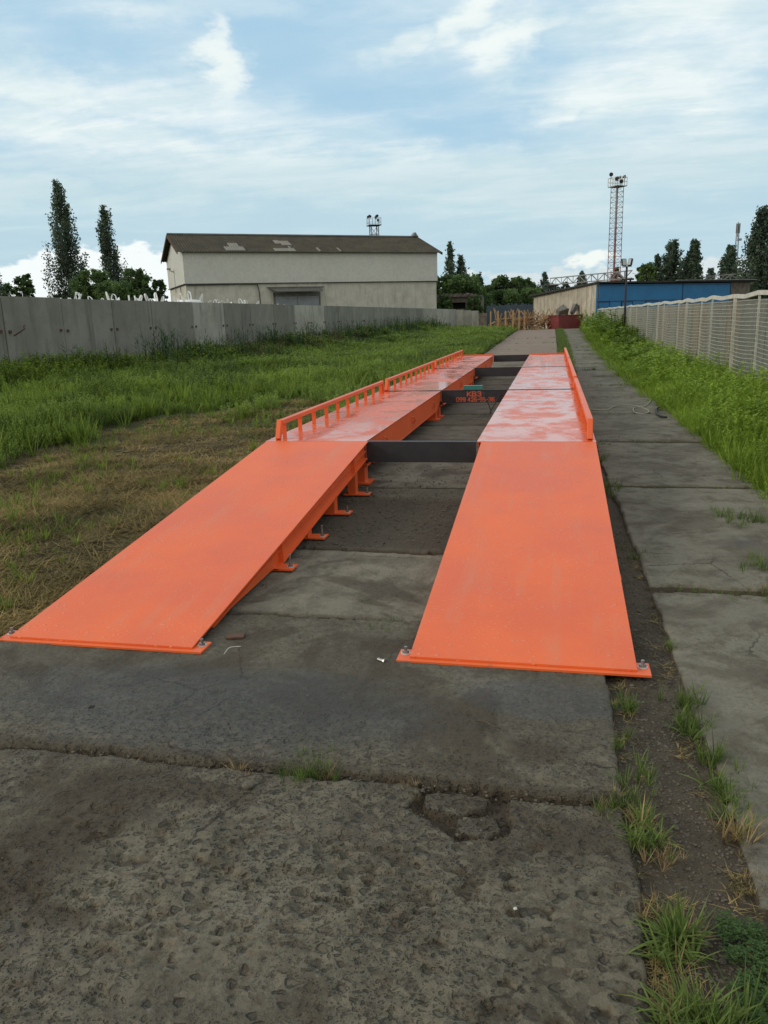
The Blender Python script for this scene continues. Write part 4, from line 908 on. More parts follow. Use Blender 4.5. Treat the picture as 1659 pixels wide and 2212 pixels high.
verge(-.58).build('bargeboard', M['rust'], wh); verge(LW+.48).build('bargeboard', M['rust'], wh)
# gate and canopy
gx0, gx1 = LW*.325, LW*.497
fr = MB(); fr.box(((gx0+gx1)/2, -.03, 4.45), (gx1-gx0+.3, .12, .35)); fr.box((gx0-.08, -.03, 2.35), (.16, .12, 4.6)); fr.box((gx1+.08, -.03, 2.35), (.16, .12, 4.6))
gt = fr.build('gate', M['tin'], wh)
for k in range(2):
    xa = gx0+(gx1-gx0)*k/2; l = MB(); l.box((xa+(gx1-gx0)/4, -.04, 2.1), ((gx1-gx0)/2-.06, .08, 4.3)); l.box((xa+(gx1-gx0)/4, -.10, 4.1), ((gx1-gx0)/2-.1, .04, .08)); l.box((xa+(gx1-gx0)/4, -.10, 2.2), ((gx1-gx0)/2-.1, .04, .06)); l.box((xa+.18, -.10, 1.8), (.06, .04, 3.4)); l.box((xa+(gx1-gx0)/2-.18, -.10, 1.8), (.06, .04, 3.4))
    l.build('door_leaf', M['gate'], gt)
cn = MB(); cn.add([(gx0-.6, -.02, 5.12), (gx1+.35, -.02, 5.12), (gx1+.1, -1.2, 4.75), (gx0-.1, -1.2, 4.75), (gx0-.6, -.02, 5.06), (gx1+.35, -.02, 5.06), (gx1+.1, -1.2, 4.69), (gx0-.1, -1.2, 4.69)], [(3, 2, 1, 0), (4, 5, 6, 7), (0, 1, 5, 4), (1, 2, 6, 5), (2, 3, 7, 6), (3, 0, 4, 7)])
cn.box(((gx0+gx1)/2-.1, -.05, 5.18), (gx1-gx0+1.4, .1, .07)); cn.build('canopy', M['tin'], wh)
MB().tube(spline([(0, -.16, ZB-.12), (LW*.1, -.13, ZB-.10), (LW*.235, -.13, ZB-.09), (LW*.262, -.12, ZB-.35), (LW*.268, -.11, 3.2), (LW*.27, -.10, .5)]), .05, 6).build('cable_pipe', M['black'], wh)
MB().tube([(-.1, -.02, 2.0), (-.1, 2.6, 5.5), (-.1, 3.9, 3.9)], .02, 4).build('cable', M['black'], wh)
br = MB(); br.tube([(-.06, 6.3, 5.0), (-.06, 6.3, 7.1)], .035, 5); br.tube([(-.06, 6.3, 7.1), (-.5, 6.5, 7.3)], .05, 5); br.box((-.55, 6.6, 7.45), (.35, .5, .14)); br.build('lamp_bracket', M['galv'], wh)
# streaks of missing plaster
# ------------------------------------------------------------------ lattice masts
def lattice(m_, x, y, z0, z1, w0, w1, n, r=.04, diag=True, rh=None):
    rh = rh or r*.6
    cs = [(-1, -1), (1, -1), (1, 1), (-1, 1)]
    def P_(c, u): wv = (w0+(w1-w0)*u)/2; return Vector((x+c[0]*wv, y+c[1]*wv, z0+(z1-z0)*u))
    for c in cs: m_.bar(P_(c, 0), P_(c, 1), r*2)
    for k in range(n):
        u0, u1 = k/n, (k+1)/n
        for j in range(4):
            a, b = cs[j], cs[(j+1) % 4]; m_.bar(P_(a, u1), P_(b, u1), rh*2)
            if diag:
                if k % 2: m_.bar(P_(a, u0), P_(b, u1), rh*1.6)
                else: m_.bar(P_(b, u0), P_(a, u1), rh*1.6)
    return m_
def flood(parent, x, y, z, r, dirv, m=None):
    d = Vector(dirv).normalized(); p = Vector((x, y, z)); mb = MB(); mb.tube([p-d*r*.7, p-d*r*.3, p+d*r*.1, p+d*r*.5], r*.45, 12, r2=r)
    mb.bar(p-Vector((0, 0, r)), p-Vector((0, 0, r*1.9)), .05); return mb.build('floodlight', m or M['lampblk'], parent)
TY = 118; tb = atY(1326, 606, TY); tt = atY(1328, 404, TY)
tw = empty('lighting_tower', (tb.x, TY, 0), R(38), label='tall red and white lattice lighting tower rising behind the blue garage', cat='lighting tower')
zt = tt.z; wt = 1.22
lattice(MB(), 0, 0, 0, zt*.42, wt*1.05, wt, 9, .034).build('lower_section', M['redsteel'], tw)
lattice(MB(), 0, 0, zt*.42, zt*.71, wt, wt*.97, 7, .032).build('middle_section', M['redsteel'], tw)
lattice(MB(), 0, 0, zt*.71, zt, wt*.97, wt*.95, 8, .032).build('upper_section', M['galv'], tw)
lad = MB(); lad.bar((0, .2, 0), (0, .2, zt), .05); lad.bar((.3, .2, 0), (.3, .2, zt), .05)
for i in range(60): lad.bar((0, .2, i*zt/60), (.3, .2, i*zt/60), .03)
lad.build('ladder', M['redsteel'], tw)
pw_ = 1.75; pf = MB(); pf.box((0, 0, zt+.03), (pw_, pw_, .10)); pfo = pf.build('platform', M['galv'], tw); rl = MB()
for hh in (.6, 1.15):
    for a, b in (((-1, -1), (1, -1)), ((1, -1), (1, 1)), ((1, 1), (-1, 1)), ((-1, 1), (-1, -1))): rl.bar((a[0]*pw_/2, a[1]*pw_/2, zt+hh), (b[0]*pw_/2, b[1]*pw_/2, zt+hh), .06)
for a in range(-2, 3):
    for s in (-1, 1): rl.bar((a*pw_/4, s*pw_/2, zt), (a*pw_/4, s*pw_/2, zt+1.15), .05); rl.bar((s*pw_/2, a*pw_/4, zt), (s*pw_/2, a*pw_/4, zt+1.15), .05)
rl.build('railing', M['whitep'], tw)
for (x, y, z, d) in ((-1.0, .2, zt+1.55, (0, -1, -.1)), (-.9, -.9, zt+.85, (-.5, -1, -.2)), (-.2, -.9, zt+.55, (.3, -1, -.2)), (.6, -.6, zt+1.2, (1, .2, 0)), (.9, .6, zt+1.3, (1, .2, 0))): flood(tw, x, y, z, .27, (d[0]*.8+d[1]*.6, -d[0]*.6+d[1]*.8, d[2]))
# mast behind warehouse
MY = 150; tb = atY(809, 520, MY); tt = atY(810, 487, MY)
t2 = empty('floodlight_mast', (tb.x, MY, 0), R(28), label='small dark floodlight mast peeping over the warehouse roof ridge', cat='floodlight mast')
lattice(MB(), 0, 0, 0, tt.z, 1.5, 1.35, 12, .07).build('lattice', M['galv'], t2); MB().box((0, 0, tt.z), (2.3, 2.3, .12)).build('platform', M['lampblk'], t2)
rl = MB()
for hh in (.5, 1.3):
    for a, b in (((-1, -1), (1, -1)), ((1, -1), (1, 1)), ((1, 1), (-1, 1)), ((-1, 1), (-1, -1))): rl.bar((a[0]*1.1, a[1]*1.1, tt.z+hh), (b[0]*1.1, b[1]*1.1, tt.z+hh), .04)
for a in range(-2, 3):
    for s in (-1, 1): rl.bar((a*.55, s*1.1, tt.z), (a*.55, s*1.1, tt.z+1.3), .035); rl.bar((s*1.1, a*.55, tt.z), (s*1.1, a*.55, tt.z+1.3), .035)
rl.build('railing', M['galv'], t2)
for x, y, z in ((-1.2, .6, 1.7), (-1.0, 0, 1.85), (-.7, .5, 1.8), (.3, -.7, 1.5), (.6, -.3, 1.8), (.9, 0, 1.9), (1.2, .6, 1.1)): flood(t2, x*.8, y*.8, tt.z+z*.9, .24, (-.3, -1, -.1))
# telecom mast
CY = 210; tb = atY(1586, 610, CY); tt = atY(1587, 480, CY)
t3 = empty('telecom_mast', (tb.x, CY, 0), 0, label='thin distant telecom mast with antenna panels above the poplar', cat='telecom mast')
lattice(MB(), 0, 0, 0, tt.z-.5, 1.0, .5, 40, .04).build('lattice', M['galv'], t3)
an = MB()
for a in range(6): an.box((0.42*math.cos(a*1.05), 0.42*math.sin(a*1.05), tt.z-1.4), (.12, .12, 2.2))
an.tube([(0, 0, tt.z-3.5), (0, 0, tt.z)], .1, 6); an.build('antenna', M['galv'], t3); MB().box((.6, 0, tt.z-9), (.9, .5, .6)).build('dish', M['galv'], t3); MB().box((.5, 0, tt.z-4), (.9, .6, .5)).build('dish', M['galv'], t3)

# ------------------------------------------------------------------ railway gantry
def gantry(pxa, ya, pxb, yb, Yg, label, posts):
    a = atY(pxa, ya, Yg[0]); b = atY(pxb, yb, Yg[1]); g = empty('railway_gantry', (a.x, a.y, 0), label=label, cat='gantry')
    o = Vector((a.x, a.y, 0)); A_, B_ = a-o, b-o; L = (B_-A_).length; n = int(L/1.1); m_ = MB(); hgt = .85; side = Vector((0, .8, 0))
    for s in (Vector((0, 0, 0)), side):
        for h_ in (0, -hgt): m_.bar(A_+s+Vector((0, 0, h_)), B_+s+Vector((0, 0, h_)), .10)
        for k in range(n):
            p = A_.lerp(B_, k/n)+s; q = A_.lerp(B_, (k+1)/n)+s; m_.bar(p, p-Vector((0, 0, hgt)), .06)
            m_.bar(p if k % 2 else p-Vector((0, 0, hgt)), q-Vector((0, 0, hgt)) if k % 2 else q, .06)
    for k in range(n+1): p = A_.lerp(B_, k/n); m_.bar(p, p+side, .06); m_.bar(p-Vector((0, 0, hgt)), p+side-Vector((0, 0, hgt)), .06)
    m_.build('truss', M['galv'], g)
    for u in posts:
        p = A_.lerp(B_, u); q = MB(); q.box((p.x, p.y+.4, (p.z-hgt)/2), (.35, .35, p.z-hgt)); q.box((p.x+.6, p.y+.4, (p.z-hgt)/2), (.2, .2, p.z-hgt)); q.box((p.x+.3, p.y+.4, p.z-hgt-.1), (1.4, .6, .2)); q.build('post', M['lampblk'], g)
gantry(1189, 601, 1366, 584, (112, 100), 'grey truss gantry over the railway behind the garage roof', (.01, .93))
gantry(1528, 597, 1632, 588, (128, 128), 'far right truss gantry seen between the poplars', (.85,))
wr_ = empty('overhead_wires', atY(1190, 615, 112), label='thin overhead railway wires strung beside the gantry', cat='wires'); o_ = Vector(wr_.location)
for k, (x0, y0, x1, y1) in enumerate(((1140, 622, 1210, 615), (1366, 590, 1420, 595), (1420, 595, 1640, 606), (1050, 618, 1190, 612))):
    a, b = atY(x0, y0, 112)-o_, atY(x1, y1, 112)-o_; MB().tube([a, a.lerp(b, .5)-Vector((0, 0, .3)), b], .02, 4).build('wire', M['lampblk'], wr_)

# ------------------------------------------------------------------ garage
G1 = at(1290, 609, 4.05); G2 = at(1580, 606, 4.05); G3 = at(1153, 637, 3.55)
gd = Vector((G2.x-G1.x, G2.y-G1.y, 0)); LG = gd.length; ga = math.atan2(gd.y, gd.x); LE = 2.4
gr = empty('garage', (G1.x, G1.y, .3), ga, label='low garage building with a bright blue metal front and concrete side', cat='garage')
inv = Matrix.Rotation(-ga, 3, 'Z'); back = inv @ Vector((G3.x-G1.x, G3.y-G1.y, 0)); hF = 4.05-.3; hB = 3.50-.3
# side wall of narrow panels
SW = back.length; sdv = back.normalized(); sn = Vector((sdv.y, -sdv.x, 0))
npn = 15
def wq(mb, u0, u1, z0, th=.2, drop=.12):
    p0 = sdv*SW*u0; p1 = sdv*SW*u1; h0 = hF+(hB-hF)*u0-drop; h1 = hF+(hB-hF)*u1-drop; n = sn*th
    vs = [(p0.x, p0.y, z0), (p1.x, p1.y, z0), (p1.x, p1.y, h1), (p0.x, p0.y, h0)]; vs += [(q[0]+n.x, q[1]+n.y, q[2]) for q in vs]
    mb.add(vs, [(0, 1, 2, 3), (7, 6, 5, 4), (0, 4, 5, 1), (1, 5, 6, 2), (2, 6, 7, 3), (3, 7, 4, 0)])
if sn.x < 0: sn = -sn
for k in range(npn):
    mb = MB(); wq(mb, k/npn+.0016, (k+1)/npn-.0016, -.4); mb.build('side_panel', M['garage_wall'], gr)
mb = MB(); p_ = sn*.1; mb2 = MB(); 
back_n = Vector((LG+LE, 0, 0))+back
# inner body so that joints are dark
ins = [sn*.22+sdv*.3, Vector((LG+LE-.3, .3, 0)), back_n+Vector((-.3, -.3, 0)), sn*.22+back]
mb.prism([(q.x, q.y, -.4) for q in ins], (0, 0, hB+.2)); mb.build('core', M['roofdark'], gr)
MB().box((LG+LE/2, .1, hF/2-.28), (LE, .2, hF+.3)).build('end_wall', M['brick'], gr)
fw_ = MB(); fw_.box((LG/2, .04, hF/2-.2), (LG, .08, hF)); front = fw_.build('blue_front', M['blue'], gr)
se = MB()
for x in (.15, LG*.62, LG-.03): se.box((x, -.012, hF/2-.1), (.07, .03, hF-.15))
se.box((LG*.5, -.012, hF-1.52), (LG, .03, .05)); se.box((LG*.5, -.012, hF-1.5+1.2), (LG, .02, .03)); se.build('seam', M['bluedk'], front)
for x0, x1 in ((.16, 1.35), (2.6, 3.75), (5.2, 6.5), (LG*.62+.5, LG*.62+2.2)):
    d_ = MB(); z0, z1 = -.2, hF-1.55
    d_.box(((x0+x1)/2, -.03, z1), (x1-x0, .03, .05)); d_.box((x0, -.03, (z0+z1)/2), (.045, .03, z1-z0)); d_.box((x1, -.03, (z0+z1)/2), (.045, .03, z1-z0)); d_.box(((x0+x1)/2, -.012, (z0+z1)/2-.03), (x1-x0-.05, .022, z1-z0-.06)); d_.build('door', M['blue'] if False else M['bluedk'], front)
    MB().box(((x0+x1)/2, -.03, (z0+z1)/2-.03), (x1-x0-.10, .02, z1-z0-.1)).build('door_sheet', M['blue'], front)
rfm = MB(); ov = .35
q0 = Vector((-.30, -ov, 0)); q1 = Vector((LG+LE+.35, -ov, 0)); q2 = back_n+Vector((.35, .3, 0)); q3 = back+Vector((-.35, .3, 0))
hs = (hF+.02, hF+.02, hB+.02, hB+.02); vs = [(q.x, q.y, h) for q, h in zip((q0, q1, q2, q3), hs)]; vs += [(a, b, c-.13) for a, b, c in vs]
rfm.add(vs, [(0, 1, 2, 3), (7, 6, 5, 4), (0, 4, 5, 1), (1, 5, 6, 2), (2, 6, 7, 3), (3, 7, 4, 0)]).build('roof', M['roofdark'], gr)
cg = MB()
for i in range(60): cg.box((LG*.55+i*(LG*.45+LE+.3)/60, -ov-.03, hF+.05), (.09, .3, .06))
cg.build('roof_sheet', M['ridge'], gr)
pp_ = empty('downpipe_post', (0, 0, 0)); bpy.data.objects.remove(pp_)

# ------------------------------------------------------------------ dark timber fence, ruin, gate panels
def plank_fence(name, p0, p1, z0, h, n, m, label, cat='fence', th=.03):
    t = empty(name, p0, math.atan2(p1.y-p0.y, p1.x-p0.x), label=label, cat=cat); L = (p1-p0).length; mb = MB(); q = random.Random(8)
    for i in range(n): hh = h*q.uniform(.93, 1.03); mb.box((L*(i+.5)/n, q.uniform(-.02, .02), z0+hh/2), (L/n*.93, th, hh))
    mb.build('boards', m, t)
    MB().box((L/2, .05, z0+h*.25), (L, .06, .08)).build('rail', m, t); MB().box((L/2, .05, z0+h*.8), (L, .06, .08)).build('rail', m, t); return t
f0 = atY(1051, 700, 88); f1 = atY(1152, 700, 88)
plank_fence('board_fence', Vector((f0.x, 88, 0)), Vector((f1.x, 88, 0)), .3, atY(1100, 655, 88).z-.35, 34, M['boards'], 'dark blue grey upright board fence closing off the yard behind the timber')
# low ruin right of the warehouse
RY = 93; r0 = atY(935, 650, RY); r1 = atY(1038, 650, RY); rt = atY(1000, 641, RY).z
ru = empty('ruined_shed', (r0.x, RY, 0), 0, label='crumbling low brick shed with dark openings right of the warehouse', cat='shed'); LR = r1.x-r0.x
mb = MB(); ws = [(.0, .03), (.18, .33), (.69, 1.0)]
for a, b in ws: mb.box((LR*(a+b)/2, .15, rt/2), (LR*(b-a), .3, rt))
zo1 = atY(1000, 653, RY).z; zo0 = atY(1000, 667, RY).z
mb.box((LR*.5, .16, (rt+zo1)/2), (LR*.998, .3, rt-zo1)); mb.box((LR*.5, .16, zo0/2), (LR*.998, .3, zo0)); mb.box((LR-.15, 2.5, rt/2), (.3, 4.6, rt)); mb.build('brick_wall', M['brick'], ru)
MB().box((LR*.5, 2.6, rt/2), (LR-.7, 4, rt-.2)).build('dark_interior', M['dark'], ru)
rb = MB(); q = random.Random(3)
rb.box((LR*.62, 1.5, rt+.05), (LR*.78, 3.6, .12))
for i in range(60): rb.box((q.uniform(0, LR*.9), q.uniform(-.1, 1.2), rt+q.uniform(.0, .3)), (q.uniform(.2, .8), q.uniform(.2, .5), q.uniform(.1, .35)), Matrix.Rotation(q.uniform(-.4, .4), 3, 'Y') @ Matrix.Rotation(q.uniform(0, 3), 3, 'Z'))
rb.build('rubble_roof', M['rust'] if False else M['brick'], ru)
# pale gate panels after the wall end
e0 = pj[-1]; gp = empty('yard_gate', (0, 0, 0), label='pale sheet metal yard gate panels at the far end of the concrete wall', cat='gate')
e1 = atY(1034, 671, 84); e0b = Vector((e0.x, e0.y, e0.z))
for k in range(3):
    a = e0b.lerp(e1, k/3+.01); b = e0b.lerp(e1, (k+1)/3-.01); mb = MB(); n = 5
    dv = (b-a); 
    for i in range(n):
        p = a.lerp(b, i/n); q2_ = a.lerp(b, (i+.92)/n); z1 = min(a.z, b.z); mb.add([(p.x, p.y, .3), (q2_.x, q2_.y, .3), (q2_.x, q2_.y, z1), (p.x, p.y, z1), (p.x+.03, p.y+.05, .3), (q2_.x+.03, q2_.y+.05, .3), (q2_.x+.03, q2_.y+.05, z1), (p.x+.03, p.y+.05, z1)], [(0, 1, 2, 3), (7, 6, 5, 4), (0, 4, 5, 1), (1, 5, 6, 2), (2, 6, 7, 3), (3, 7, 4, 0)])
    mb.build('gate_panel', M['wall2'], gp)
c0 = atY(1034, 672, 85); c1 = atY(1052, 668, 85)
mb = MB()
for k in range(5): mb.box(((c0.x+c1.x)/2, 85, .4+k*.36), (c1.x-c0.x, .3, .34))
mb.build('block_pillar', M['brick'], label='short grey block wall between the yard gate and the dark board fence', cat='wall')

# ------------------------------------------------------------------ stakes and timber trestles
sx = [1060, 1075.5, 1091.5, 1107.5, 1120.5, 1132]
lbs = ['leftmost pale timber stake, standing alone by the yard gate', 'second pale timber stake from the left', 'third pale timber stake from the left', 'fourth pale timber stake, in the middle of the row', 'fifth pale timber stake, before the tangled trestles', 'rightmost pale timber stake, nearest the road end']
for i, (x, lb) in enumerate(zip(sx, lbs)):
    p = atY(x, 698, 66); zt_ = atY(x, 671 if i in (3, 4, 5) else 673, 66).z; wd = .15 if i else .11
    m_ = MB(); m_.prism([(-wd/2, 0, 0), (wd/2, 0, 0), (wd/2, 0, zt_-.30), (0.01, 0, zt_-.20), (-wd/2, 0, zt_-.28)], (0, .06, 0))
    m_.build('timber_stake', M['wood'], loc=(p.x, 66+i*.15, .28), label=lb, cat='stake', group='pale timber stakes in a row before the trestles')
def trestle(px, Y, label, seed, wide=2.0):
    q = random.Random(seed); p = atY(px, 700, Y); t = empty('timber_trestle', (p.x, Y, float(gz(Y))), 0, label=label, cat='timber trestle', group='tangled timber trestles at the end of the road')
    for k in range(3):
        y = k*.5; m_ = MB(); xx = -wide/2+wide*(k+.5)/3
        m_.bar((xx-.35, y, 0), (xx+.30, y, 1.55+q.uniform(-.2, .25)), .09, .05); m_.bar((xx+.35, y+.05, 0), (xx-.28, y+.05, 1.5+q.uniform(-.2, .3)), .09, .05); m_.build('crossed_legs', M['woodold'], t)
    m_ = MB(); m_.bar((-wide/2, .3, .95), (wide/2, .5, .98), .08, .05); m_.bar((-wide/2, .6, .55), (wide/2, .4, .5), .07, .05); m_.build('rail', M['wood'], t)
    m_ = MB()
    for k in range(46):
        a = Vector((q.uniform(-wide/2, wide/2), q.uniform(0, 1.4), q.uniform(0, .8))); d = Vector((q.uniform(-1, 1), q.uniform(-.5, .5), q.uniform(-.3, .9))).normalized()*q.uniform(.5, 1.2); b_ = a+d; b_.z = max(.05, b_.z); m_.bar(a, b_, q.uniform(.06, .11), .04)
    m_.build('loose_battens', M['woodold'], t); return t
trestle(1096, 67.5, 'left timber trestle half hidden behind the pale stakes', 1, 2.2); trestle(1128, 68, 'middle timber trestle behind the rightmost stakes', 2, 2.0)
trestle(1158, 68.5, 'timber trestle with tangled battens just left of the red trough', 3, 2.2); trestle(1192, 74, 'timber trestle rising behind the red trough', 5, 2.0)

# ------------------------------------------------------------------ red trough with hoppers
T0 = atY(1207, 709, 68); T1 = atY(1273, 700, 70); tg = Vector((T1.x-T0.x, T1.y-T0.y, 0)); Lt = tg.length; za = float(gz(69))
tr = empty('red_trough', (T0.x, T0.y, za-.03), math.atan2(tg.y, tg.x), label='dark red steel trough at the end of the road by the garage', cat='trough')
ht = 1.12; DT = 1.5; m_ = MB()
m_.box((Lt/2, .02, ht/2), (Lt, .04, ht)); m_.box((Lt/2, DT, ht/2), (Lt, .04, ht)); m_.box((.02, DT/2, ht/2), (.04, DT-.05, ht)); m_.box((Lt-.02, DT/2, ht/2), (.04, DT-.05, ht)); m_.box((Lt/2, DT/2, .05), (Lt-.1, DT-.1, .06)); m_.build('tank', M['red'], tr)
m_ = MB(); m_.box((Lt/2, .0, ht), (Lt+.06, .10, .07)); m_.box((.0, DT/2, ht+.001), (.10, DT-.12, .07)); m_.box((Lt, DT/2, ht+.001), (.10, DT-.12, .07)); m_.box((Lt/2, DT, ht), (Lt+.06, .1, .07)); m_.build('top_rim', M['red'], tr)
MB().box((Lt/2, DT/2, ht-.06), (Lt-.12, DT-.14, .08)).build('lid_board', M['woodold'], tr)
def hopper(u, v, w_, d_, h_, rot, label, wh_=1.0):
    p = T0+tg.normalized()*Lt*u+Vector((-tg.y, tg.x, 0)).normalized()*v; t_ = empty('grey_hopper', (p.x, p.y, za-.03+ht+.02), math.atan2(tg.y, tg.x)+rot[2], label=label, cat='hopper', group='grey sheet metal hoppers on the red trough')
    Rm = Matrix.Rotation(rot[0], 3, 'X') @ Matrix.Rotation(rot[1], 3, 'Y'); m_ = MB(); th = .03; k = .6
    B_ = [(-w_/2*k, -d_/2*k), (w_/2*k, -d_/2*k), (w_/2*k, d_/2*k), (-w_/2*k, d_/2*k)]; Tt = [(-w_/2, -d_/2), (w_/2, -d_/2), (w_/2, d_/2), (-w_/2, d_/2)]
    mz = min((Rm @ Vector((x, y, z))).z for (x, y), z in [(b, 0) for b in B_]+[(c, h_) for c in Tt])
    def tf(x, y, z): q_ = Rm @ Vector((x, y, z)); return (q_.x, q_.y, q_.z-mz)
    vs = [tf(x, y, 0) for x, y in B_]+[tf(x, y, h_) for x, y in Tt]+[tf(x*.9, y*.9, .04) for x, y in B_]+[tf(x*.93, y*.93, h_) for x, y in Tt]
    fs = [(3, 2, 1, 0)]+[(i, (i+1) % 4, 4+(i+1) % 4, 4+i) for i in range(4)]+[(8, 9, 10, 11)]+[(8+(i+1) % 4, 8+i, 12+i, 12+(i+1) % 4) for i in range(4)]+[(4+i, 4+(i+1) % 4, 12+(i+1) % 4, 12+i) for i in range(4)]
    m_.add(vs, fs); m_.build('shell', M['tin'], t_)
hopper(.10, .6, .62, .62, .78, (R(35), R(70), R(10)), 'left grey hopper lying open on the trough'); hopper(.30, .9, .55, .6, .62, (R(20), R(80), R(20)), 'middle grey hopper tipped against the left one')
hopper(.62, .8, .42, .5, .85, (R(-10), R(38), 0), 'right dark hopper tilted upright on the trough')

# ------------------------------------------------------------------ mesh fence, right
XF = 3.24
def ftop(Y): return 1.83+.06*(Y-15)/45
fe = empty('mesh_fence', (XF, 0, 0), label='cream painted wire mesh fence running along the right side', cat='fence')
pjy = [6.0, 8.1, 10.0, 12.1, 13.6, 15.6, 17.7, 19.9, 22.0, 24.2, 26.5, 29, 31.5, 34, 37, 40, 43.5, 47, 51, 55, 59, 63.5]
px_ = [1641.6, 1589, 1540, 1517, 1485, 1467, 1435.5, 1422.5, 1400, 1376, 1362.7, 1350, 1337, 1327, 1317, 1307, 1301]
pjy = [7.0, 8.9, 10.6]
for x in px_:
    d = ray(x, 662+(x-1377)*-.105); k = XF/d.x; pjy.append(max(pjy[-1]+.7, d.y*k))
pjy = [y for y in pjy if y < 62]+[62.0]
rails = MB(); q = random.Random(6)
for i, (a, b) in enumerate(zip(pjy[:-1], pjy[1:])):
    za_, zb_ = ftop(a)+(.02 if i % 2 else 0), ftop(b)+(0 if i % 2 else .02); m_ = MB(); mid = Vector((XF-.015, (a+b)/2, (za_+zb_)/2-.035)); A_ = Vector((XF, a, za_)); B_ = Vector((XF, b, zb_))
    for p, r_ in ((A_, mid), (mid, B_)): m_.bar(p, r_, .05, .07)
    m_.build('top_rail', M['cream'], fe, loc=(-XF, 0, 0))
for i, y in enumerate(pjy):
    lean = q.uniform(-.08, .16) if i > 2 else 0; th = .050 if i % 3 == 1 else .032
    MB().bar((XF, y+lean*0, ftop(y)+.03), (XF-.01, y-lean, float(gz(y))-.1), th, th*.8).build('post', M['cream'], fe, loc=(-XF, 0, 0))
for i, (a, b) in enumerate(zip(pjy[:-1], pjy[1:])):
    m_ = MB(); nx_ = 26; sag = q.uniform(.02, .05); bul = q.uniform(.01, .04); rw = .0028+.00007*a
    zbm = float(gz(a))+.02
    for k in range(nx_):
        u = (k+.5)/nx_; z0 = zbm+(ftop(a)-.06-zbm)*u; z1 = zbm+(ftop(b)-.06-zbm)*u; pts = []
        for s in range(7):
            v_ = s/6; pts.append((XF-.02-bul*math.sin(math.pi*v_), a+(b-a)*v_, z0+(z1-z0)*v_-sag*math.sin(math.pi*v_)*(1.15-u)+q.uniform(-.004, .004)))
        m_.tube(pts, rw, 4, cap=False)
    sp = .075 if a < 25 else .12; ht_ = ftop(a)-.08-zbm; Lp = b-a
    c = -ht_*.8
    while c < Lp:      # diagonals y = a+c + (z)*.8 and mirrored
        for mir in (0, 1):
            y0_, y1_ = c, c+ht_*.8; z0_, z1_ = 0, ht_
            if y0_ < 0: z0_ = -y0_/.8; y0_ = 0
            if y1_ > Lp: z1_ = (Lp-c)/.8; y1_ = Lp
            if z1_-z0_ > .03:
                if mir: ya, yb_ = b-y0_, b-y1_
                else: ya, yb_ = a+y0_, a+y1_
                m_.tube([(XF-.018-bul*.7, ya, zbm+z0_), (XF-.018-bul*.7, yb_, zbm+z1_)], rw*.42, 3, cap=False)
        c += sp
    m_.build('wire_mesh', M['cream'], fe, loc=(-XF, 0, 0))
# weathered screening sheets behind the wire
sc_ = empty('screening_sheets', (XF+.16, 0, 0), label='patchwork of weathered tan and grey sheets standing behind the wire mesh', cat='screen')
y = 6.0; k = 0
seq = ['tan', 'grey', 'tan', 'tan', 'grey', 'grey', 'tan', 'grey', 'tan', 'grey']
while y < 62:
    w_ = q.uniform(.9, 2.3); MB().box((q.uniform(-.02, .02), y+w_/2, (ftop(y)-.10)/2+.05), (.03, w_-.03, ftop(y)-.14-q.uniform(0, .05))).build('sheet', M[seq[k % 10]], sc_); y += w_; k += 1

# ------------------------------------------------------------------ lamp post
LY = 37.5; lp = atY(1349, 700, LY); lz = atY(1350, 577, LY).z
lt = empty('floodlight_post', (lp.x, LY, .1), label='slender dark post with two small square floodlights beside the mesh fence', cat='lamp post')
MB().tube([(0, 0, -.2), (0, 0, lz-.1)], .052, 8, r2=.045).build('pole', M['pole'], lt)
MB().tube([(-.2, 0, lz-.09), (.2, 0, lz-.07)], .025, 6).build('cross_arm', M['galv'], lt)
for s, rz, c in ((-1, 30, 'whitep'), (1, -55, 'lampblk')):
    Rm = Matrix.Rotation(R(rz), 3, 'Z') @ Matrix.Rotation(R(-12), 3, 'X'); m_ = MB(); c0_ = Vector((s*.13, -.05, lz+.10)); m_.box(c0_, (.22, .08, .30), Rm)
    for zz_ in range(-3, 4): m_.box(c0_+Rm @ Vector((0, .06, zz_*.038)), (.19, .05, .010), Rm)
    hd = m_.build('floodlight', M['lampblk'], lt, bevel=.004); MB().box(c0_+Rm @ Vector((0, -.043, 0)), (.18, .008, .25), Rm).build('lamp_glass', M['glass'], hd)

# ------------------------------------------------------------------ trees
M['popl'] = leaf_mat('poplar_leaves', (.050, .075, .055), (.135, .195, .115), .4)
M['bush'] = leaf_mat('bush_leaves', (.048, .090, .032), (.175, .27, .09), .45)
M['bushl'] = leaf_mat('light_bush_leaves', (.07, .12, .04), (.20, .29, .09), .4)
M['far'] = leaf_mat('far_leaves', (.075, .105, .09), (.13, .175, .13), .3)
def leaves(name, P_, size, m, parent, tint):
    n = len(P_); size = size*rng.uniform(.6, 1.3, n)[:, None]
    a = rng.normal(0, 1, (n, 3)); a /= np.linalg.norm(a, axis=1)[:, None]; b = np.cross(a, rng.normal(0, 1, (n, 3))); b /= np.linalg.norm(b, axis=1)[:, None]
    V = np.stack([P_-a*size*.6, P_+b*size*.42, P_+a*size*.7, P_-b*size*.38], 1).reshape(-1, 3)
    raw(name, V, np.arange(4*n).reshape(-1, 4), np.full(n, 4), m, parent, tint=np.repeat(np.clip(tint, 0, 1), 4))
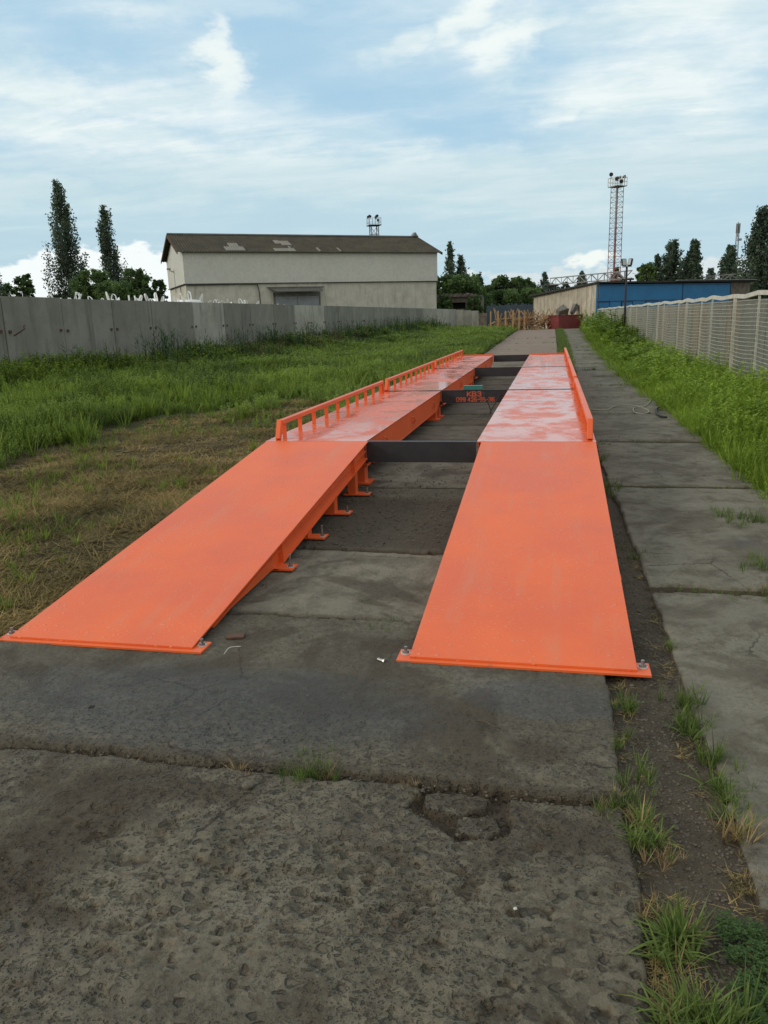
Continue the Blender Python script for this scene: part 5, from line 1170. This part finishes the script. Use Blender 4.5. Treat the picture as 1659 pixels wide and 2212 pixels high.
def poplar(px, ybase, ytop, D, wpx, label, cat='poplar', m='popl', n=5200, group='poplars around the yard', ls=None, gap=.35, twin=False, skew=0.0, bare=.08, z0=.0):
    base = atY(px, ybase, D); top = atY(px, ytop, D); Ht = top.z; wd = wpx/F0*D*1.42; t = empty('poplar_tree', (base.x, D, z0), 0, label=label, cat=cat, group=group)
    m_ = MB(); stems = [(0, 0, 1.0)] if not twin else [(-.14*wd, 0, 1.0), (.25*wd, .1, .84)]
    for sx_, sy_, hf in stems:
        m_.tube([(sx_*.2, 0, 0), (sx_*.7, sy_, Ht*hf*.4), (sx_, sy_, Ht*hf*.7), (sx_+skew, sy_, Ht*hf*.97)], .017*Ht+.05, 8, r2=.02)
    nb = 84; P_ = []; T_ = []; q = random.Random(int(px)+3)
    def prof(v): return (.50+.50*min(1, max(0, v-bare)/.18))*min(1, (1.04-v)/.60)**.75
    for k in range(nb):
        sx_, sy_, hf = stems[k % len(stems)]; v = bare+(1-bare)*((k+q.random())/nb)**.9; v = min(v, .995)
        a = q.uniform(0, 6.283); out = prof(v)*wd*.5*q.uniform(.45, 1.14)*(1 if not twin else .55)
        ze = Ht*hf*v; zs_ = max(Ht*bare*.5, ze-out*q.uniform(2.0, 3.2)-Ht*.03)
        s0 = Vector((sx_+skew*v, sy_, zs_)); s2 = Vector((sx_+skew*v+math.cos(a)*out, sy_+math.sin(a)*out, ze)); s1 = s0.lerp(s2, .5)+Vector((math.cos(a)*out*.28, math.sin(a)*out*.28, -(ze-zs_)*.08))
        m_.tube([s0, s1, s2], .010*Ht*(1-v)*.5+.02, 4, r2=.012, cap=False)
        kk = int(n*1.7/nb*(.45+prof(v)))
        uu = rng.uniform(0.3, 1.02, kk); cl_c = (1-uu)[:, None]**2*np.array(s0)+2*((1-uu)*uu)[:, None]*np.array(s1)+(uu**2)[:, None]*np.array(s2)
        tw_ = rng.normal(0, 1, (9, 3))*np.array([.055, .055, .12])*wd*.8; idx = rng.integers(0, 9, kk)
        P_.append(cl_c+tw_[idx]*min(1, .3+prof(v))+rng.normal(0, .030*wd, (kk, 3))); T_.append(np.full(kk, q.uniform(.05, .7))+rng.normal(0, .12, kk))
    m_.build('trunk', M['bark'], t); P_ = np.concatenate(P_); T_ = np.concatenate(T_); kp = (P_[:, 2] < Ht*1.005) & (P_[:, 2] > .3); leaves('crown', P_[kp], ls or .0024*D, M[m], t, T_[kp]); return t
def bushtree(px, ybase, ytop, D, wpx, label, m='bush', n=4200, ls=None, cat='tree', name='broadleaf_tree', group='trees beyond the yard', depth=1.0, nc=110, lowf=.12):
    base = atY(px, ybase, D); Ht = atY(px, ytop, D).z; wd = wpx/F0*D; t = empty(name, (base.x, D, 0), 0, label=label, cat=cat, group=group); q = random.Random(int(px*7)+1); m_ = MB()
    m_.tube([(0, 0, 0), (.05*wd, 0, Ht*.3), (-.02*wd, 0, Ht*.62)], .02*Ht+.05, 7, r2=.05); P_ = []; T_ = []
    for k in range(nc):
        a = q.uniform(0, 6.283); u = q.uniform(lowf, .93); rr = wd*.5*math.sqrt(max(.06, 1-((u-.38)/.66)**2))*math.sqrt(q.uniform(.05, 1.0))
        c = Vector((math.cos(a)*rr, math.sin(a)*rr*depth, Ht*u)); r_ = wd*q.uniform(.05, .13)
        m_.tube([(0, 0, Ht*u*.45), c*.6+Vector((0, 0, Ht*u*.1)), c], .012*Ht*.5+.02, 4, r2=.015, cap=False)
        kk = int(n*3.4/nc*(r_/(wd*.085))**1.4); dv = rng.normal(0, 1, (kk, 3)); dv /= np.linalg.norm(dv, axis=1)[:, None]; rad = r_*rng.uniform(.1, 1.0, kk)[:, None]**.7*(1+.30*rng.normal(0, 1, kk)[:, None])
        pt = np.array(c)+dv*rad*np.array([1, 1, 1.05]); pt[:, 2] = np.minimum(pt[:, 2], Ht*1.0+rng.normal(0, .1, kk)); P_.append(pt); T_.append(np.full(kk, q.uniform(.05, .75))+rng.normal(0, .14, kk))
    m_.build('trunk', M['bark'], t); P_ = np.concatenate(P_); P_[:, 2] = np.maximum(P_[:, 2], .1); leaves('crown', P_, ls or .0025*D, M[m], t, np.concatenate(T_)); return t
poplar(155, 640, 386, 92, 66, 'tallest dark poplar on the left, behind the concrete wall', n=9000, bare=.10)
poplar(246, 640, 442, 98, 56, 'second dark poplar from the left, slimmer and shorter', n=5600, bare=.12)
poplar(-12, 640, 530, 90, 46, 'poplar cut off by the left edge of the picture', n=3000)
bushtree(54, 640, 584, 96, 46, 'small round topped tree between the left edge and the tallest poplar', n=3400)
bushtree(8, 640, 606, 92, 70, 'low dark bush at the left edge over the wall', n=2200)
bushtree(200, 645, 574, 86, 92, 'dark leafy tree between the two left poplars', n=6500)
bushtree(298, 645, 576, 90, 84, 'dark leafy tree just right of the second poplar', n=6000)
bushtree(248, 648, 602, 84, 100, 'low dark bush at the foot of the second poplar', n=5000)
bushtree(346, 645, 598, 92, 36, 'small thin tree beside the warehouse gable', n=1800)
bushtree(128, 645, 628, 92, 60, 'low scrub at the foot of the tallest poplar', n=1500)
poplar(981, 640, 522, 112, 42, 'twin topped poplar just right of the warehouse', n=4200, twin=True, bare=.25)
bushtree(955, 655, 590, 104, 60, 'dark tree tucked against the right end of the warehouse', n=3600); bushtree(1008, 655, 592, 106, 80, 'dark tree behind the ruined shed', n=5200)
bushtree(962, 664, 634, 91.5, 34, 'scrub growing over the left part of the ruined shed', n=1800, cat='bush'); bushtree(1024, 664, 636, 91.5, 36, 'scrub growing over the right end of the ruined shed', n=1500, cat='bush')
poplar(1036, 650, 588, 118, 22, 'short poplar behind the ruined shed', n=1400, m='popl')
bushtree(1085, 660, 594, 118, 62, 'tall bushy tree above the dark board fence', n=4800); bushtree(1128, 662, 596, 120, 74, 'broad bushy tree between the board fence and garage', n=5200)
bushtree(1052, 662, 616, 116, 60, 'lower green tree left of the bushy trees', m='bushl', n=3200); bushtree(1105, 668, 628, 108, 130, 'wide dark thicket right behind the board fence', n=7500, name='thicket', cat='bush', nc=40)
bushtree(1160, 662, 622, 110, 60, 'dark bush at the back corner of the garage', n=3000); bushtree(1190, 640, 612, 150, 60, 'pale far bush left of the gantry post', m='far', n=1800)
poplar(1176, 640, 588, 170, 19, 'far small dense poplar left of the gantry', m='far', n=2200, ls=.42); poplar(1257, 630, 586, 170, 26, 'far dense poplar crossing the gantry truss', m='far', n=2600, ls=.45)
bushtree(1222, 625, 606, 170, 24, 'far small round tree under the gantry truss', m='far', n=1200); poplar(1331, 612, 578, 160, 24, 'far poplar at the foot of the lighting tower', m='popl', n=2200, ls=.45)
bushtree(1395, 612, 560, 125, 44, 'light green tree left of the right poplar group', m='bushl', n=3600); poplar(1418, 612, 548, 128, 26, 'slim poplar at the left of the right group', n=2200); poplar(1449, 612, 518, 128, 46, 'largest leafy poplar of the group over the blue garage', n=6500)
poplar(1470, 612, 562, 132, 24, 'low thin poplar right of the largest one', n=1300, m='far'); poplar(1496, 612, 516, 128, 36, 'dense dark poplar standing alone over the garage', n=6500)
poplar(1573, 612, 530, 138, 40, 'rounded dense poplar beneath the telecom mast', n=5600); poplar(1534, 612, 578, 170, 26, 'far small poplar between two larger ones', m='far', n=2000, ls=.45)
poplar(1634, 640, 446, 88, 64, 'tall poplar near the right edge behind the fence', n=8200); poplar(1672, 640, 440, 92, 60, 'poplar cut off by the right edge of the picture', n=6000)
bushtree(1615, 640, 606, 96, 60, 'low scrub below the tall right poplar', n=2200); bushtree(1655, 645, 612, 90, 60, 'low scrub at the right edge behind the fence', n=2200)
# distant belt of trees on the horizon
P_ = []; T_ = []
for i in range(420):
    a = rng.uniform(R(-62), R(40)); d = rng.uniform(260, 330); c = np.array([math.sin(a)*d, math.cos(a)*d, rng.uniform(1, 5.5)]); k = 40
    P_.append(c+rng.normal(0, 1, (k, 3))*np.array([3, 3, 1.5])); T_.append(np.full(k, rng.uniform(0, .8)))
P_ = np.concatenate(P_); P_[:, 2] = np.abs(P_[:, 2]); leaves('tree_belt', P_, 1.1, M['far'], None, np.concatenate(T_)); tag(bpy.data.objects['tree_belt'], 'far belt of low trees on the horizon', 'woodland', None, 'stuff')
